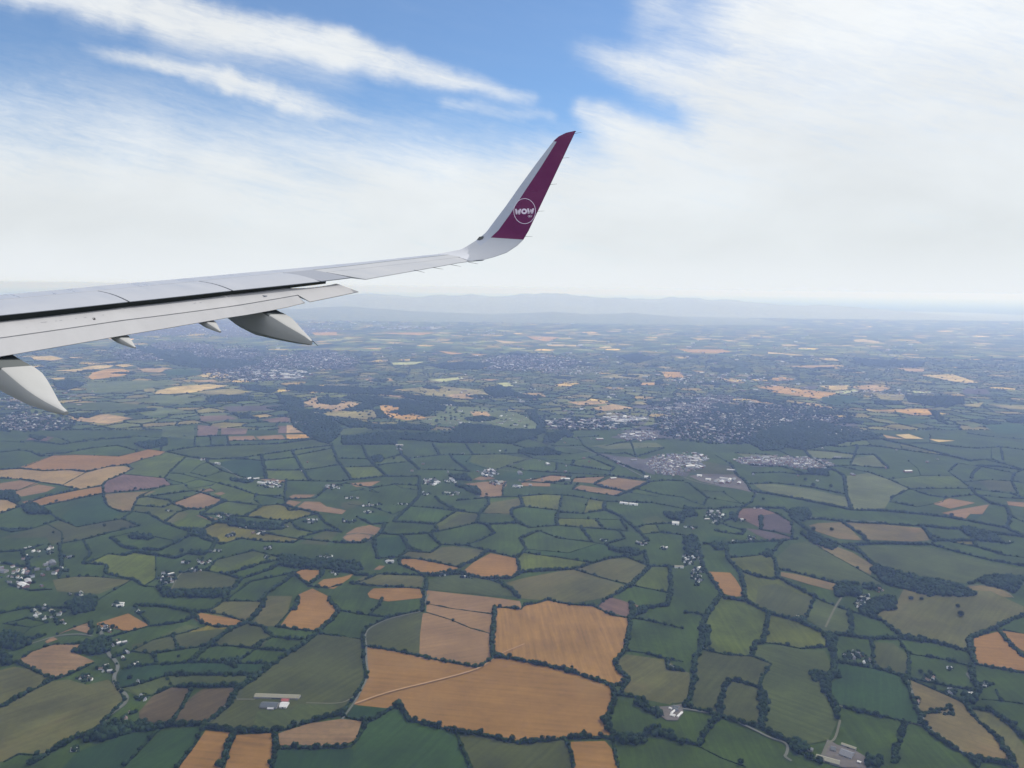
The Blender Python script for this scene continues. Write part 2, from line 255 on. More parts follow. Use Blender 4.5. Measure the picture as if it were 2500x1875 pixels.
# hedges: t thin, h ordinary, w wide with many trees; every line is one hedgerow
HEDGES = {
'E': """h 525,0 520,85 435,95 300,125 165,190 132,245 142,310
h 140,310 138,400 155,510 100,620 30,700 0,750
h 165,308 300,335 430,360 560,390 690,415 880,450 950,410 980,385
w 985,380 970,300 980,180 985,60
h 985,60 1080,65 1155,75 1180,45 1260,35 1330,10 1400,30 1500,45 1620,50 1700,90 1760,115 1860,130
w 1860,130 1850,250 1830,340 1760,420 1800,480 1860,530 1800,560 1750,580
w 1000,382 1100,395 1250,425 1350,445 1500,485 1600,520 1700,545 1750,578
w 1765,585 1760,650 1720,760 1730,850 1750,905
w 1740,908 1600,905 1440,910 1300,925 1140,940 1000,910 850,875 720,870 600,830 430,790 390,720 345,700
h 335,708 220,780 160,800 0,790
h 1440,915 1480,1000 1500,1099
h 1752,912 1765,1000 1785,1099
h 740,885 780,980 832,1099
h 145,812 110,900 60,960 0,970
t 545,32 700,67 965,105
t 540,92 700,140 830,195 955,232
h 0,92 100,100 200,115 285,128
h 180,78 245,40 265,0
t 0,250 60,260 130,262
h 1865,128 2000,150 2212,200
w 1862,128 1900,90 1980,65 2100,50 2130,0
t 1650,48 1740,5
h 1840,345 1950,355 2100,395 2212,415
h 1795,630 1900,640 1930,690 2000,720 2080,770
h 1862,535 1805,600 1790,628
w 1760,905 1850,922 1950,930 1970,870 2100,890 2212,930
h 2100,395 2105,460 2212,475""",
'A': """t 130,240 340,165 500,160 770,170 960,125 1075,140 1040,160 920,190 820,225
h 820,227 700,238 560,272 450,258 280,265 130,250 0,258
h 820,232 862,250 790,288 685,330 665,362 510,385 400,358 130,318 0,312
t 555,275 400,358
t 90,400 250,350
h 135,462 300,430 510,387
h 668,412 270,492 200,495 150,480
h 60,455 135,492 60,520 0,540
t 685,330 800,285 1060,310 1110,355
h 1110,357 1000,380 880,392 668,410
h 668,415 680,470 710,502 790,532 850,525 890,440 1010,395
h 665,362 667,410
h 270,495 380,580 500,627
h 0,690 200,640 380,590
h 500,627 620,605 700,590 790,575 830,532
h 790,575 900,620 700,665 580,700 400,738
h 1075,145 1250,180 1400,190 1580,178 1900,130 2145,95
w 1075,118 1260,110 1480,100 1800,90 2030,60 2130,90
t 1090,187 1300,192
h 1070,322 1120,250 1200,200
t 1110,272 1230,275 1300,220 1335,203
t 1232,280 1330,302 1420,262
h 1340,210 1440,265 1600,310
t 1100,282 1200,290 1400,340 1520,370
t 1062,312 1190,347 1112,362
t 1190,345 1220,380 1360,360 1410,345
t 1190,342 1280,318 1400,335
h 1440,200 1600,190 1690,200
w 1690,150 1712,260 1722,318
w 1888,150 1960,260 2000,328
h 1700,200 1890,190
h 1712,262 1952,262
h 1600,312 1720,316 1860,326 2000,330 2212,330
w 2140,100 2180,200 2212,240
h 1905,165 2150,118
h 1962,250 2185,240
h 1112,475 1300,405 1450,455 1400,485 1282,515 1200,510 1112,475
t 1285,388 1360,375 1392,395 1312,405
h 950,432 1250,392 1290,400
h 885,440 950,432 1100,455 1112,475 1060,500 880,495
h 850,530 960,540 1060,600 1200,650 1290,660
h 1040,590 1150,532 1230,520
w 1300,548 1370,500 1460,460
h 1460,460 1700,490 1580,560 1400,545 1300,548
h 1700,488 1800,480 2050,540 1880,590 1580,570
h 1140,602 1280,650 1400,705
h 1432,740 1560,700 1700,720 1900,730
w 720,722 790,752 860,772 1030,778 1140,730 1210,690 1400,640
t 700,700 860,662 1140,690
w 810,812 870,790 1140,830 1240,790 1360,790 1410,720
h 540,740 590,800 530,830
h 520,862 690,870 690,930 860,968 930,1010
t 340,968 500,945 640,950 850,970 640,1060
h 1172,925 1300,903 1450,930 1562,962
w 1562,965 1510,1030 1350,1045 1240,1045
h 1340,880 1400,840 1640,780 1850,790
w 1480,892 1700,860 1850,830 1760,900 1562,945
h 1460,1086 1620,980 1860,925
w 1890,955 1720,1060 1690,1086
t 1895,922 1960,900 2090,905
w 2088,910 2060,962 2000,1010
h 1895,925 1985,1002
h 2030,1020 2120,1022 2212,1000
w 1890,840 2000,870 2150,900 2212,890
h 1700,430 1850,450 2040,440 2110,380 2212,380
h 1400,360 1520,372 1660,420 1840,430
t 1660,420 1640,450 1690,490
h 1850,345 1840,430 1850,490
h 2212,640 2100,600 2050,545
h 1700,665 1900,700 2212,760
h 1900,730 1960,690 2100,650 2212,660
w 1290,545 1400,600 1600,610 1800,620 1880,590
t 0,70 150,80 240,60 370,45 460,70
h 200,100 400,95 600,60 850,65
h 240,140 420,150 600,115 760,100 900,110
h 0,145 120,130 200,140 260,170 340,165
h 480,100 700,60 850,50
t 730,10 860,40 1000,50
h 1050,0 1045,100
h 1260,0 1260,105
h 1360,45 1365,100
h 1260,40 1470,38
h 1460,35 1470,95
t 1640,38 1665,65
t 1820,30 1860,60
h 1470,72 1680,66 2040,48
t 1040,50 1260,45
h 0,860 120,880 260,900 390,900
h 0,790 150,780 280,740
h 390,780 400,860 380,960
h 60,1000 200,1040 340,1030
h 140,820 200,900 180,1000
h 930,1010 1100,1020
h 1290,660 1300,700 1432,740
t 300,600 400,660 380,737
h 560,860 700,800 810,812
t 1000,850 1010,960 940,1010
h 0,640 80,660 200,640
h 1900,595 1920,640 2050,660
t 1560,620 1700,665
h 1850,490 1870,520 1950,540""",
'B': """w 130,95 155,160 190,210 290,297
w 370,95 382,155 440,200 520,257
w 590,95 625,155
h 800,92 845,160
h 0,170 190,175
h 200,215 380,160 440,205
h 440,160 630,162 845,160 1160,152
h 0,235 210,235 290,218 440,208
w 5,250 25,270 60,320
h 0,332 60,322 290,300 500,302
w 700,165 720,192 830,270
t 845,165 800,210 900,240 980,250
h 500,258 700,258 820,268
h 1165,152 1230,180 1100,222 1000,260 980,275
t 1030,180 1230,182 1500,200
h 1108,97 1240,130 1380,140 1480,155
h 1220,62 1370,105 1560,100
w 1560,102 1640,150 1780,215 1940,270 1990,325
t 1480,155 1600,150
t 1500,200 1660,178
h 1490,207 1480,228 1740,265 1760,245 1600,198
t 1240,202 1480,226
h 1080,268 1180,262 1380,275 1390,222
h 1380,277 1720,292 1990,320
t 1740,265 1720,290
h 1172,327 1350,293 1480,298
w 1480,302 1430,332 1300,338
h 1475,335 1500,312 1710,300 1630,345
t 1632,350 1750,303 1970,333
w 1632,352 1700,372 1840,390
h 1490,383 1545,357
h 1490,385 1650,410 1780,428 1835,400
w 1800,430 1900,380 1992,335
t 1165,340 1340,343 1430,352 1520,350
h 740,457 950,437 1150,430 1310,415 1480,425 1700,460
h 1038,412 1040,370 1062,340
w 950,437 945,482 890,540 872,600 930,612
w 1160,442 1172,495 1100,512 1090,542 1140,600 1210,632
h 1425,422 1405,515
t 1592,460 1570,530
w 1700,462 1695,512 1800,560 1900,640 1980,720
h 1172,497 1400,520
h 1420,540 1560,540 1700,530
w 1400,520 1385,570 1392,612
t 1395,578 1800,580
h 1640,582 1690,640
w 930,602 1130,612
h 1210,632 1390,617 1690,640 1850,655 1810,580
t 900,545 1090,552
w 600,430 640,470 740,520 800,530
h 440,492 600,505 740,525 870,535
w 335,592 400,530 440,492 500,430 500,300
w 335,592 470,600 600,608
h 620,610 740,540
w 300,602 250,670 205,700
w 250,672 380,680 560,668 612,640 605,610
h 560,670 720,635 870,605
w 560,682 640,742
h 815,745 900,710 985,670
w 985,668 950,630 930,612
w 380,687 430,762 510,790
w 205,702 212,760 230,830
h 230,832 370,822 430,765
w 0,732 120,730 205,702
h 640,745 750,745 800,745 940,780 1130,828
w 1130,828 1190,770 1150,700 1270,650
h 370,800 430,785 500,790 570,795 640,748
h 370,830 480,832 600,855 750,888
w 770,892 850,850 940,787
h 370,832 372,870 450,900 520,935
w 540,938 740,915 870,950 960,962 1100,958 1145,930
h 1130,832 1148,925
w 1150,928 1250,910 1500,900 1620,860 1730,830 1900,810 1950,790
h 1190,817 1440,830 1620,857
t 1215,768 1465,795 1660,735
h 1270,655 1400,700 1620,725 1700,740
w 1540,637 1640,722
h 1700,722 1830,702 1800,660 1780,640
w 1700,742 1780,780 1900,782
w 1940,792 1992,885
w 1990,888 1870,1003
h 1500,903 1690,960 1870,1005
h 1830,822 1990,880 2180,885
w 2120,890 2125,1060
h 1870,1010 2080,1055
h 1940,670 2060,662 2212,680
t 2030,622 2040,660
h 1900,640 1960,612 2212,600
h 1905,390 2050,415 2212,440
t 1840,402 2040,430
t 2040,430 2060,400
h 1700,462 2000,470 2212,510
h 1992,332 2100,325 2212,340
w 1200,950 1400,912
w 1010,1000 1100,1040 1150,1086
w 1850,1012 1700,1086
w 540,940 545,1000 525,1086
h 70,1000 170,1005 350,1015 510,1022
h 60,990 240,932 530,948
h 170,1050 200,1022
h 545,960 760,932 960,972 1040,985
w 0,905 80,935 200,930
h 20,345 200,375 340,350 500,360
t 170,375 50,400
t 340,350 380,372 500,390
t 1600,105 1800,85 2040,80
h 1820,130 1900,175 2080,150
h 1700,60 1900,62 2120,58
h 1640,150 1850,140
t 1900,110 2100,120
h 1380,20 1480,50 1660,40
t 1530,60 1560,100
t 1760,62 1790,88
t 1990,62 2010,80
h 1860,60 1880,110 1900,172
t 150,380 240,405 120,430
t 200,500 330,545 410,500
h 90,560 190,610 280,602
t 40,480 200,500 260,480""",
'C': """w 770,130 830,190 930,240
w 930,245 1000,275 1040,300 1055,420 1085,510
h 830,180 960,190 1090,180
h 780,125 960,140 1110,160
h 1112,162 1080,230 930,238
h 1085,235 1200,240 1330,250
w 1330,250 1240,160
h 1112,160 1240,162
h 1000,250 1200,275 1330,320 1470,382
h 1472,384 1350,440 1342,468 1510,502
t 1510,500 1680,470 1700,442
h 1480,402 1590,425 1700,440 1880,450
h 1478,387 1650,380 1870,380
h 1870,380 1720,270 1780,215
t 1780,217 1930,238
t 1460,200 1470,245
t 1520,250 1540,295
t 1330,320 1540,297 1760,300
w 1872,382 1900,420 2000,480
w 2010,485 2100,500 2122,560 2080,632
w 1930,237 1880,280 1870,310
h 1830,312 2000,325 2130,332
h 2130,330 2150,282 1932,240
h 1870,387 2000,400 2170,418 2110,342
h 440,332 600,345 820,372 1060,427
h 440,282 640,275 760,290
w 760,292 850,285 940,300
w 440,402 600,425 700,442 900,482 1090,522
w 1095,522 1300,527 1500,545 1680,562
w 1690,565 1900,602 2100,640 2212,655
h 465,415 440,470 380,500 330,560 222,600
w 440,400 400,340 340,290 300,220
w 465,482 640,510 700,562
w 700,545 760,620 860,690 1000,742
w 1005,745 1150,800 1230,880
w 1020,602 1100,650 1170,690 1200,712
w 750,562 900,580 1060,600
w 1065,600 1300,612 1550,625
w 1560,628 1700,642 1850,642
w 1855,645 2000,670 2212,695
w 1040,717 1250,740 1400,742 1600,745
w 1610,748 1800,800 2000,850
w 2010,852 2212,885
w 1545,645 1620,722
w 1625,725 1880,722 1900,750
w 1100,755 1150,790
h 0,332 30,345 150,440 132,490
t 132,488 60,470 0,440
t 150,432 380,480 445,465
t 100,380 250,402 380,442
h 0,512 200,512 380,500
h 230,612 300,630 400,655 380,680
w 380,682 280,670 200,655
w 502,560 500,650
h 500,650 600,665 740,705
h 385,508 500,505 600,542 700,600
h 700,602 712,680
w 130,742 270,740 450,730 640,722
h 640,722 740,715
w 272,742 290,850 370,930 420,1086
h 320,827 480,815 545,802
w 560,802 600,770 640,742
w 562,805 590,850 610,950
w 350,912 450,945 560,970 610,960
w 612,962 720,1020 850,1086
w 100,802 130,900 200,1000 260,1060
t 810,727 960,810 1210,950
h 1212,952 1290,1002
t 815,722 900,722
h 620,905 680,917 850,960 1000,1002
w 1860,1002 1950,965 2100,960 2212,970
h 1700,742 1900,760 2100,780
t 1900,782 2050,810 2212,830
h 1200,100 1500,140 1760,190
h 1080,100 1300,110 1500,130
w 1290,60 1500,110 1700,160 1860,200
h 1700,90 1900,120 2060,110 2212,130
h 1400,70 1600,85 1780,115
h 1870,205 2000,190 2212,215
w 1900,215 2050,240 2212,262
h 1840,20 1960,40 2212,60
h 2060,90 2080,170
h 1960,180 2100,200
h 2130,332 2212,345
h 2120,415 2212,420
h 2150,280 2212,285
h 2122,560 2212,600
t 1200,60 1230,100
h 330,150 520,160 760,200
h 430,230 640,240 800,245
t 200,160 300,215
h 520,120 760,190
h 380,80 560,95 740,120
w 860,20 1000,50 1180,60 1290,62
t 980,60 1000,110
t 1100,60 1090,100
h 1000,110 1200,98 1330,118
t 1400,100 1420,128
t 1560,150 1580,190
t 1600,30 1620,85
t 860,60 900,120 960,140
h 1110,160 1130,105
h 1900,420 2060,440 2212,445
t 2000,120 2010,190
h 1600,660 1700,720
t 1300,612 1290,660
h 1880,720 1960,690 2080,680""",
'D': """w 870,40 1060,52 1240,90 1340,92
h 970,180 1100,168 1200,150
w 1200,150 1260,120 1240,92
h 880,48 900,100 975,180
h 680,262 820,222 970,182
h 850,302 1000,270 1200,225 1340,187
t 640,170 700,180 840,215
h 1255,135 1300,162 1400,188 1540,195
h 1340,100 1450,110 1590,150
h 720,342 850,345 980,360 1150,335 1340,312
w 1345,310 1400,270 1500,200 1600,165
w 1605,160 1650,110 1700,60 1720,0
h 990,380 1020,430 1120,428 1230,417
w 1230,415 1290,365 1350,322
h 1355,312 1500,310 1690,332 1900,352
h 1235,417 1400,408 1540,405
h 1540,405 1600,370 1650,332
w 1652,330 1690,290 1740,260
h 780,460 900,440 1000,430
h 1240,420 1540,422 1780,427
w 1600,162 1700,190 1760,250 1860,265
w 1865,265 1980,270 2040,255
h 1785,185 1900,202 2060,217
t 1785,185 1860,100 1900,50
w 1865,60 1910,75 1930,0
h 780,580 920,550 1080,502
w 1082,500 1300,498 1640,497
h 900,650 980,632 1110,575
w 1112,572 1310,575 1530,575
h 1540,570 1600,535 1640,500
w 2060,232 1980,292 1850,372
w 1845,375 1740,450 1640,530
w 1640,532 1530,600 1480,700
w 1478,702 1380,780 1310,822
h 2065,217 2100,235 2212,242
w 2125,0 2150,40 2190,80 2150,140 2060,217
w 1240,600 1200,670 1090,805
w 670,812 900,822 1080,830
w 1085,830 1200,825 1310,822
w 1315,825 1400,850 1530,862 1700,867
w 1705,867 1850,852 2000,802 2212,765
h 1040,862 950,940 870,1020 790,1099
h 1310,832 1260,950 1140,1099
w 1510,865 1490,930 1470,980 1430,1099
w 1772,872 1785,980 1755,1099
w 1790,972 1900,968 2000,972 2212,968
h 98,422 200,460 340,530
h 340,530 440,500 600,422
h 540,297 350,302 200,350 98,410
w 470,350 520,300
w 0,712 170,620 340,532
t 30,1060 120,1010 280,1020 480,910 660,810
h 730,520 770,600 815,640
h 812,660 750,720 668,800
w 200,1080 300,1010 450,930 520,900
t 0,150 100,175 200,192
h 0,270 150,260 300,240
t 370,237 480,190 580,158
w 585,155 590,200 580,238
w 1460,420 1510,440 1520,412
h 1340,92 1450,20 1480,0
h 1450,20 1580,20 1690,22
h 0,100 200,60 420,30
h 20,165 180,130 300,120
t 200,190 350,150 560,90
h 420,65 600,45 650,0
t 120,260 200,215
h 90,340 120,300 300,240
t 730,380 760,430 800,460
t 900,600 950,640
t 1080,505 1100,540
h 1120,240 1140,330""",
'F': """w 210,0 160,90 110,200
w 110,202 110,330 70,400
w 70,402 60,560 40,640 0,700
h 0,100 60,95 130,112
w 260,0 400,20 550,100
w 552,102 640,125 720,142
w 722,145 820,190 900,230
w 905,230 1060,245 1220,270
w 550,105 530,220 515,290
w 512,292 460,300 440,372
h 520,292 620,302 760,330 920,337
h 130,342 270,370 440,380 570,430
h 570,432 520,500 480,580
w 480,582 520,620 530,700 510,842
w 290,532 400,560 480,590
w 288,535 250,622 240,760
w 0,712 120,740 230,770
w 235,772 350,810 490,842
w 495,845 600,900 680,940 780,975
w 222,778 150,860 90,960
w 88,962 0,950
t 100,980 240,1040 400,1099
h 860,0 820,72 790,140
h 850,10 1000,60 1140,102
w 1142,105 1290,150 1400,240
w 1402,242 1560,270 1700,310 1870,352
w 1080,90 1090,242
w 1222,270 1400,262 1560,285 1640,312
h 1395,292 1460,362 1465,512
w 922,235 970,330 980,485
h 1220,282 1240,440
w 990,412 1140,442 1300,472 1460,522
h 1500,357 1700,402 1870,442
w 1870,355 1850,270 2000,210
w 2002,208 2100,160 2212,110
w 1885,360 1900,432
h 1900,435 2000,452 2212,490
w 2042,207 2130,310 2212,390
t 2042,205 2120,215 2212,235
h 1465,525 1600,550 1700,570 1920,612
w 1920,610 1880,540 1870,445
w 1422,522 1480,640 1555,830
w 1560,832 1620,892 1780,992
w 1782,995 1880,1052 1905,1099
h 1455,530 1620,592 1820,680
w 1822,682 1900,790 2050,930
w 2052,932 2130,1040 2150,1099
w 1880,692 2000,740 2100,812
w 2102,815 2160,860 2212,920
t 1940,660 2060,668 2212,690
t 2030,600 2070,662
w 1550,740 1650,750 1755,768
h 1755,766 1730,715 1620,705
w 1040,714 1170,745 1300,772 1430,805
h 1435,808 1560,832
w 1440,812 1410,920 1370,1020 1365,1080
w 960,670 985,740 1010,792
w 820,490 900,500 1010,510
w 940,545 930,600 950,660
w 880,520 910,590
w 690,965 800,1040 900,1075
w 1880,1042 2000,1062 2130,1090
t 1000,415 1210,440"""}
# fields with a look of their own: class | label | outline
FIELDS = {
'E': """T|large tan stubble field crossed by a pale diagonal track|155,310 300,338 430,362 560,393 690,418 880,455 950,415 985,384 1100,398 1250,428 1350,448 1500,488 1600,523 1755,582 1760,650 1720,760 1730,850 1750,905 1600,905 1440,905 1300,923 1140,938 1000,908 850,873 720,868 600,828 430,788 390,718 345,703 280,712 75,690 110,640 168,510 150,400
S|striped tan field with tramlines|985,60 1080,65 1155,75 1180,45 1260,35 1330,10 1400,30 1500,45 1620,50 1700,90 1760,115 1860,130 1850,250 1830,340 1760,420 1800,480 1840,530 1760,578 1700,545 1600,520 1500,485 1350,445 1250,425 1100,395 990,380 975,300 982,180
R|pale tan field beside the grey green field|522,100 560,95 700,140 830,195 955,232 970,300 975,385 880,450 690,415 500,360 505,230
R|narrow tan strip field along the upper lane|548,30 970,108 958,230 830,192 700,137 545,88
R|tan field at the head of the lane|548,-50 960,-5 1000,0 1150,20 1165,70 1080,62 985,58 972,103 700,65 548,28
B|grey green field inside the bend of the lane|145,245 175,195 300,135 440,105 520,95 505,230 500,360 300,333 158,308
P|mauve ploughed wedge field|1650,45 1740,-5 1970,65 1850,122 1700,85
O|olive patchy field with a farm below it|1840,365 2100,400 2212,480 2212,610 2120,690 1930,650 1815,600 1870,530 1800,470 1770,415
T|tan field cut by the bottom edge|1480,930 1700,925 1765,1000 1790,1110 1505,1110 1480,1000
B|olive field under the large tan field|740,890 850,880 1000,915 1140,945 1300,930 1440,915 1480,1000 1500,1110 835,1110 780,980
G|deep green field under the large tan field|340,710 390,720 430,790 600,832 720,872 780,980 830,1110 40,1110 110,900 160,805 220,782
D|small dark green field at the lane end|80,700 280,715 335,706 220,778 160,798 5,788""",
'A': """T|long tan field at the left|130,240 340,165 500,160 770,170 960,125 1075,140 1040,160 920,190 820,225 700,235 560,270 450,255 280,262
U|yellow tan field below the long tan field|-200,262 130,250 280,265 450,260 560,275 400,358 130,316 -200,308
U|yellow tan field with a pointed right end|560,275 700,238 800,233 860,250 790,288 685,330 665,350 510,383 405,358
R|pale tan field in two bands|-200,370 0,345 130,325 250,345 80,400 -200,440
R|pale tan tongue field|85,402 250,352 360,370 300,400 140,430
T|long tan strip pointing right|140,465 510,390 665,362 668,410 270,490 200,495
U|yellow tan field at the left edge|-300,440 60,455 135,490 0,540 -300,600
P|mauve brown field with a trimmed edge|685,332 800,287 1060,312 1110,355 1000,378 880,388 670,408 668,362
A|pale green gold rounded field|670,414 900,400 1010,395 890,440 850,525 790,530 710,500 680,470
G|bright green field|490,480 668,415 680,470 710,502 790,532 700,588 500,625 380,580
B|brown olive long field|0,700 400,590 500,630 700,592 790,577 900,620 700,663 580,698 400,737 330,740 300,695
E|square tan field among hamlets|1112,475 1300,405 1450,455 1400,485 1282,515 1200,510
E|little tan plot above the square tan field|1285,388 1360,375 1392,395 1312,405
E|tiny tan plot above the square tan field|1385,410 1430,400 1460,410 1420,422
E|tan sliver beside the hamlet|1265,552 1320,550 1410,575 1370,592
R|pale tan sliver on the dark field's right|1680,322 1760,312 1855,328 1800,345
E|tan plot at the middle left|1870,432 1900,418 2040,418 2000,440 1900,448
E|tan plot beneath the middle left plot|1840,478 1870,455 1950,465 1900,495
E|tan field with a house drive|1925,498 1970,462 2070,465 2110,495 2240,520 2212,545 2020,522
D|dark blue green field with a rounded side|1420,210 1500,195 1600,188 1690,205 1710,300 1600,308 1440,262
R|first of three tan plots in a row|1467,42 1640,38 1660,65 1475,70
R|second of three tan plots in a row|1655,42 1822,30 1850,60 1680,62
R|third of three tan plots in a row|1842,30 1995,30 2028,45 1870,58
O|olive gold field at the lower left|340,970 500,947 640,952 850,972 640,1060 370,1045
B|brown green field with three white houses|1172,930 1300,908 1555,965 1508,1028 1250,1042 1112,1028
T|tan triangle field|1897,922 1960,902 2088,907 2058,960 1985,1000
T|tan field right of the triangle|2030,1012 2090,967 2212,952 2285,930 2260,960 2160,1028
B|brown field by the road bend|1930,735 2120,650 2190,660 2110,745
O|olive field in the village|1045,588 1150,532 1225,535 1190,570 1110,602
L|olive green oval field|1370,880 1400,842 1640,782 1695,800 1600,840 1480,890""",
'B': """R|pale tan field in front of a hill wood|1170,325 1350,295 1480,300 1430,330 1300,336
E|pink tan pair field, upper part|1475,332 1500,311 1710,302 1630,345
E|pink tan field at the road fork|1632,350 1750,305 1970,335 1840,390
E|pink tan strip under the pair|1490,382 1545,357 1830,400 1780,426
R|thin tan strip by the lane|1160,340 1345,345 1347,365 1165,362
E|pink tan field by the village|785,350 920,335 1060,330 1065,360 1037,380 1030,432 892,432 880,380
E|tan patch beside the village|845,320 890,302 960,300 990,315 900,325
R|tan end of a long green field|45,345 250,330 190,362 90,368
G|bright green long field|1000,300 1080,275 1200,272 1330,285 1180,322 1000,318
O|olive wavy field|370,802 430,787 500,792 570,797 650,758 720,753 800,762 940,785 850,850 768,890 600,852 480,830
T|narrow tan field above the road|370,832 480,837 600,858 750,890 738,915 540,935 450,898 375,870
T|tan kite field|775,920 850,858 960,797 1130,832 1145,928 1080,955 960,960
O|large olive pasture|1062,988 1200,953 1400,915 1500,905 1690,962 1848,1012 1700,1086 1500,1120 1160,1090 1100,1040
O|olive field left of the road|62,990 160,937 260,934 530,950 510,1018 350,1012 180,1002
T|tan field with a tree bite|165,1060 185,1040 205,1025 500,1022 525,1086 300,1110 180,1086
E|tan oval with a white ring track|5,698 30,680 105,668 180,680 207,698 180,718 105,728 30,718
E|tan field behind the oval|20,675 90,632 180,615 250,635 215,680 100,664
B|brown field between hamlets|-10,500 0,470 90,456 150,475 90,500 20,512
O|olive square field|915,540 960,470 1160,440 1172,492 1100,510 1088,548
B|brown wedge field|615,640 760,545 865,545 870,600 720,632
O|brown green field on the right|1510,905 1730,835 1850,830 1975,885 1868,1000 1690,958
L|olive field by the barn|1930,580 2030,555 2120,600 1970,610
D|deep green field below the oval|210,702 380,688 425,760 370,820 232,828
G|green field beside the hamlet|95,560 180,548 310,560 290,600 190,605
G|green wedge field|720,165 840,165 825,205 970,255 840,270 730,195
L|green field above the road|560,965 760,937 960,975 1040,990 1130,1075 960,1072 545,1030
V|grey mauve rough land beside the estate|1650,148 1780,170 1900,178 2010,200 2025,290 1930,262 1780,212
K|pale fields under the town edge|1610,103 1800,86 2030,82 2080,110 1890,120 1720,125
R|white yard plot|205,905 240,878 280,880 245,905""",
'C': """R|tan kite field far right|1615,480 1730,445 1895,475 1735,513
R|tan arrow shaped field|1675,540 1800,515 1985,485 1940,550 1862,546 1832,577
P|mauve field above the hedge|330,558 385,512 500,507 600,542 500,560 500,640
M|mauve field right of a row of trees|505,562 600,545 698,602 708,680 505,642
M|mauve strip field|400,640 500,652 735,705 560,722 470,680
A|green gold field with one round tree|812,622 870,607 1040,600 1158,718 1010,710 860,660
A|tan pasture between tree belts|1045,600 1300,615 1550,640 1598,718 1480,727 1205,715 1160,680
A|tan wedge beside the river wood|812,725 900,725 1100,800 1228,880 1215,945 960,808
T|small tan field below the green|160,922 300,930 335,970 400,1080 330,1086 240,1060
A|tan strip below the green triangle|630,925 720,937 1000,1005 965,1045 830,1010 630,950
C|grey building site with pale tracks|30,300 120,285 280,290 345,290 440,405 370,390 250,368 110,335
B|pale field above the building site|-30,215 120,200 290,237 340,285 150,287 0,275
K|pale field under the town wood|340,152 520,160 640,175 600,200 430,190
K|pale field by the road hedge, left part|790,130 960,143 1090,165 1080,178 960,188 840,178
L|green field under the distant wood|1300,80 1500,118 1600,140 1500,135 1330,115
D|dark corner of the arrow field|1835,578 1862,548 1940,552 1905,580
L|green triangle field|580,850 700,740 800,725 960,812 1210,952 1290,1000 1250,1015 1050,990 860,950 630,900
G|green field above the triangle|275,745 450,732 640,722 560,798 480,813 320,822
L|great green field on the right|1080,760 1250,755 1600,765 1800,815 2000,865 2212,905 2212,940 1990,945 1860,1000 1600,975 1400,925 1240,875
K|pale grazing field, upper right|1060,300 1200,280 1330,322 1465,385 1350,440 1300,520 1090,515 1060,420
K|pale narrow grazing field|440,345 600,355 820,385 1060,440 1080,505 900,470 700,435 500,390
K|pale field beside a road hedge|1095,185 1235,165 1325,248 1200,238 1090,232
B|brown field in the far grid|1900,320 2120,335 2150,400 1990,395
G|small green field in the wood|150,700 200,690 280,700 250,735 140,738
R|pale tan strip at the far right|2100,465 2240,475 2240,505 2110,490
A|oval paddock with a white rail|1850,1020 1930,1012 2040,1030 2110,1062 2140,1090 1930,1090""",
'D': """T|tan field behind the white cottages|628,165 830,102 965,180 820,220 700,190 628,200
T|tan bar field among green|1255,125 1300,100 1590,150 1540,190 1400,185 1270,150
T|tall tan field with a notch|1900,45 1930,-20 2020,-60 2120,-10 2130,15 2180,80 2060,213 1810,188 1880,90
E|tan field in the crook of the lane|100,410 200,350 350,302 540,297 475,355 610,412 560,440 400,518 350,520 200,458
E|tan strip above the hamlet|370,240 480,190 580,160 578,235 470,205
E|tan scrap beside the strip|290,285 340,252 375,270 305,295
O|olive tan field at the left edge|-300,500 0,470 90,447 200,465 335,530 170,618 0,700 -300,760
O|big olive field inside the lane bend|-300,900 0,715 170,625 340,542 440,530 560,565 700,530 760,590 810,650 750,715 670,790 650,815 480,905 280,1015 120,1005 20,1060 -300,1150
W|brown field left of the wide hedge|900,740 985,640 1110,582 1235,590 1200,660 1090,800 900,818
W|brown field right of the wide hedge|1120,808 1205,680 1245,640 1310,592 1525,585 1480,660 1380,770 1300,810
B|big brown field beside the barn|1310,840 1380,790 1480,710 1540,610 1640,540 1850,380 1980,300 2060,240 2212,248 2330,270 2335,380 2350,510 2300,620 2230,700 2100,770 1990,790 1850,845 1700,858 1530,852 1400,842
L|green lower half of the barn field|1640,830 1660,740 1900,690 2200,690 2140,740 1990,788 1850,843 1700,856
T|left of two tan strips by the bottom|1150,1110 1270,950 1330,860 1500,875 1470,980 1430,1110
T|right of two tan strips by the bottom|1455,1110 1490,980 1530,890 1755,878 1768,980 1738,1110
E|tan strip running into the deep green|1800,880 1850,862 2000,815 2212,785 2340,800 2300,920 2212,960 2000,960 1810,955
D|very dark green field at the bottom|1800,985 2000,985 2212,980 2290,985 2270,1110 1770,1110
D|dark green strip inside the lane|760,500 790,462 1000,435 1240,425 1540,427 1720,432 1640,490 1300,495 1082,496 920,545 780,576
L|green field above the brown pair|790,590 920,560 1085,508 1300,505 1600,505 1540,568 1310,568 1112,568 980,625 900,640
L|green strip among brown|980,275 1200,175 1330,190 1200,222 1000,265
O|olive tall field left of the notch field|1640,155 1700,65 1720,-10 1890,-10 1860,95 1780,185 1700,185
B|brown sloping field|860,345 850,305 1000,275 1200,228 1400,205 1490,205 1400,265 1340,308 1150,330 980,353
B|brown green field at the notch|1380,303 1500,210 1600,170 1695,195 1750,255 1690,325 1500,305
D|dark field at the lower left|700,930 850,872 1040,860 950,938 790,1110 400,1110 500,1000
G|dark green field at the bottom|960,945 1050,866 1310,832 1262,940 1140,1110 800,1110
O|olive field at the top of the road|1340,92 1450,25 1690,28 1640,110 1590,148 1450,105""",
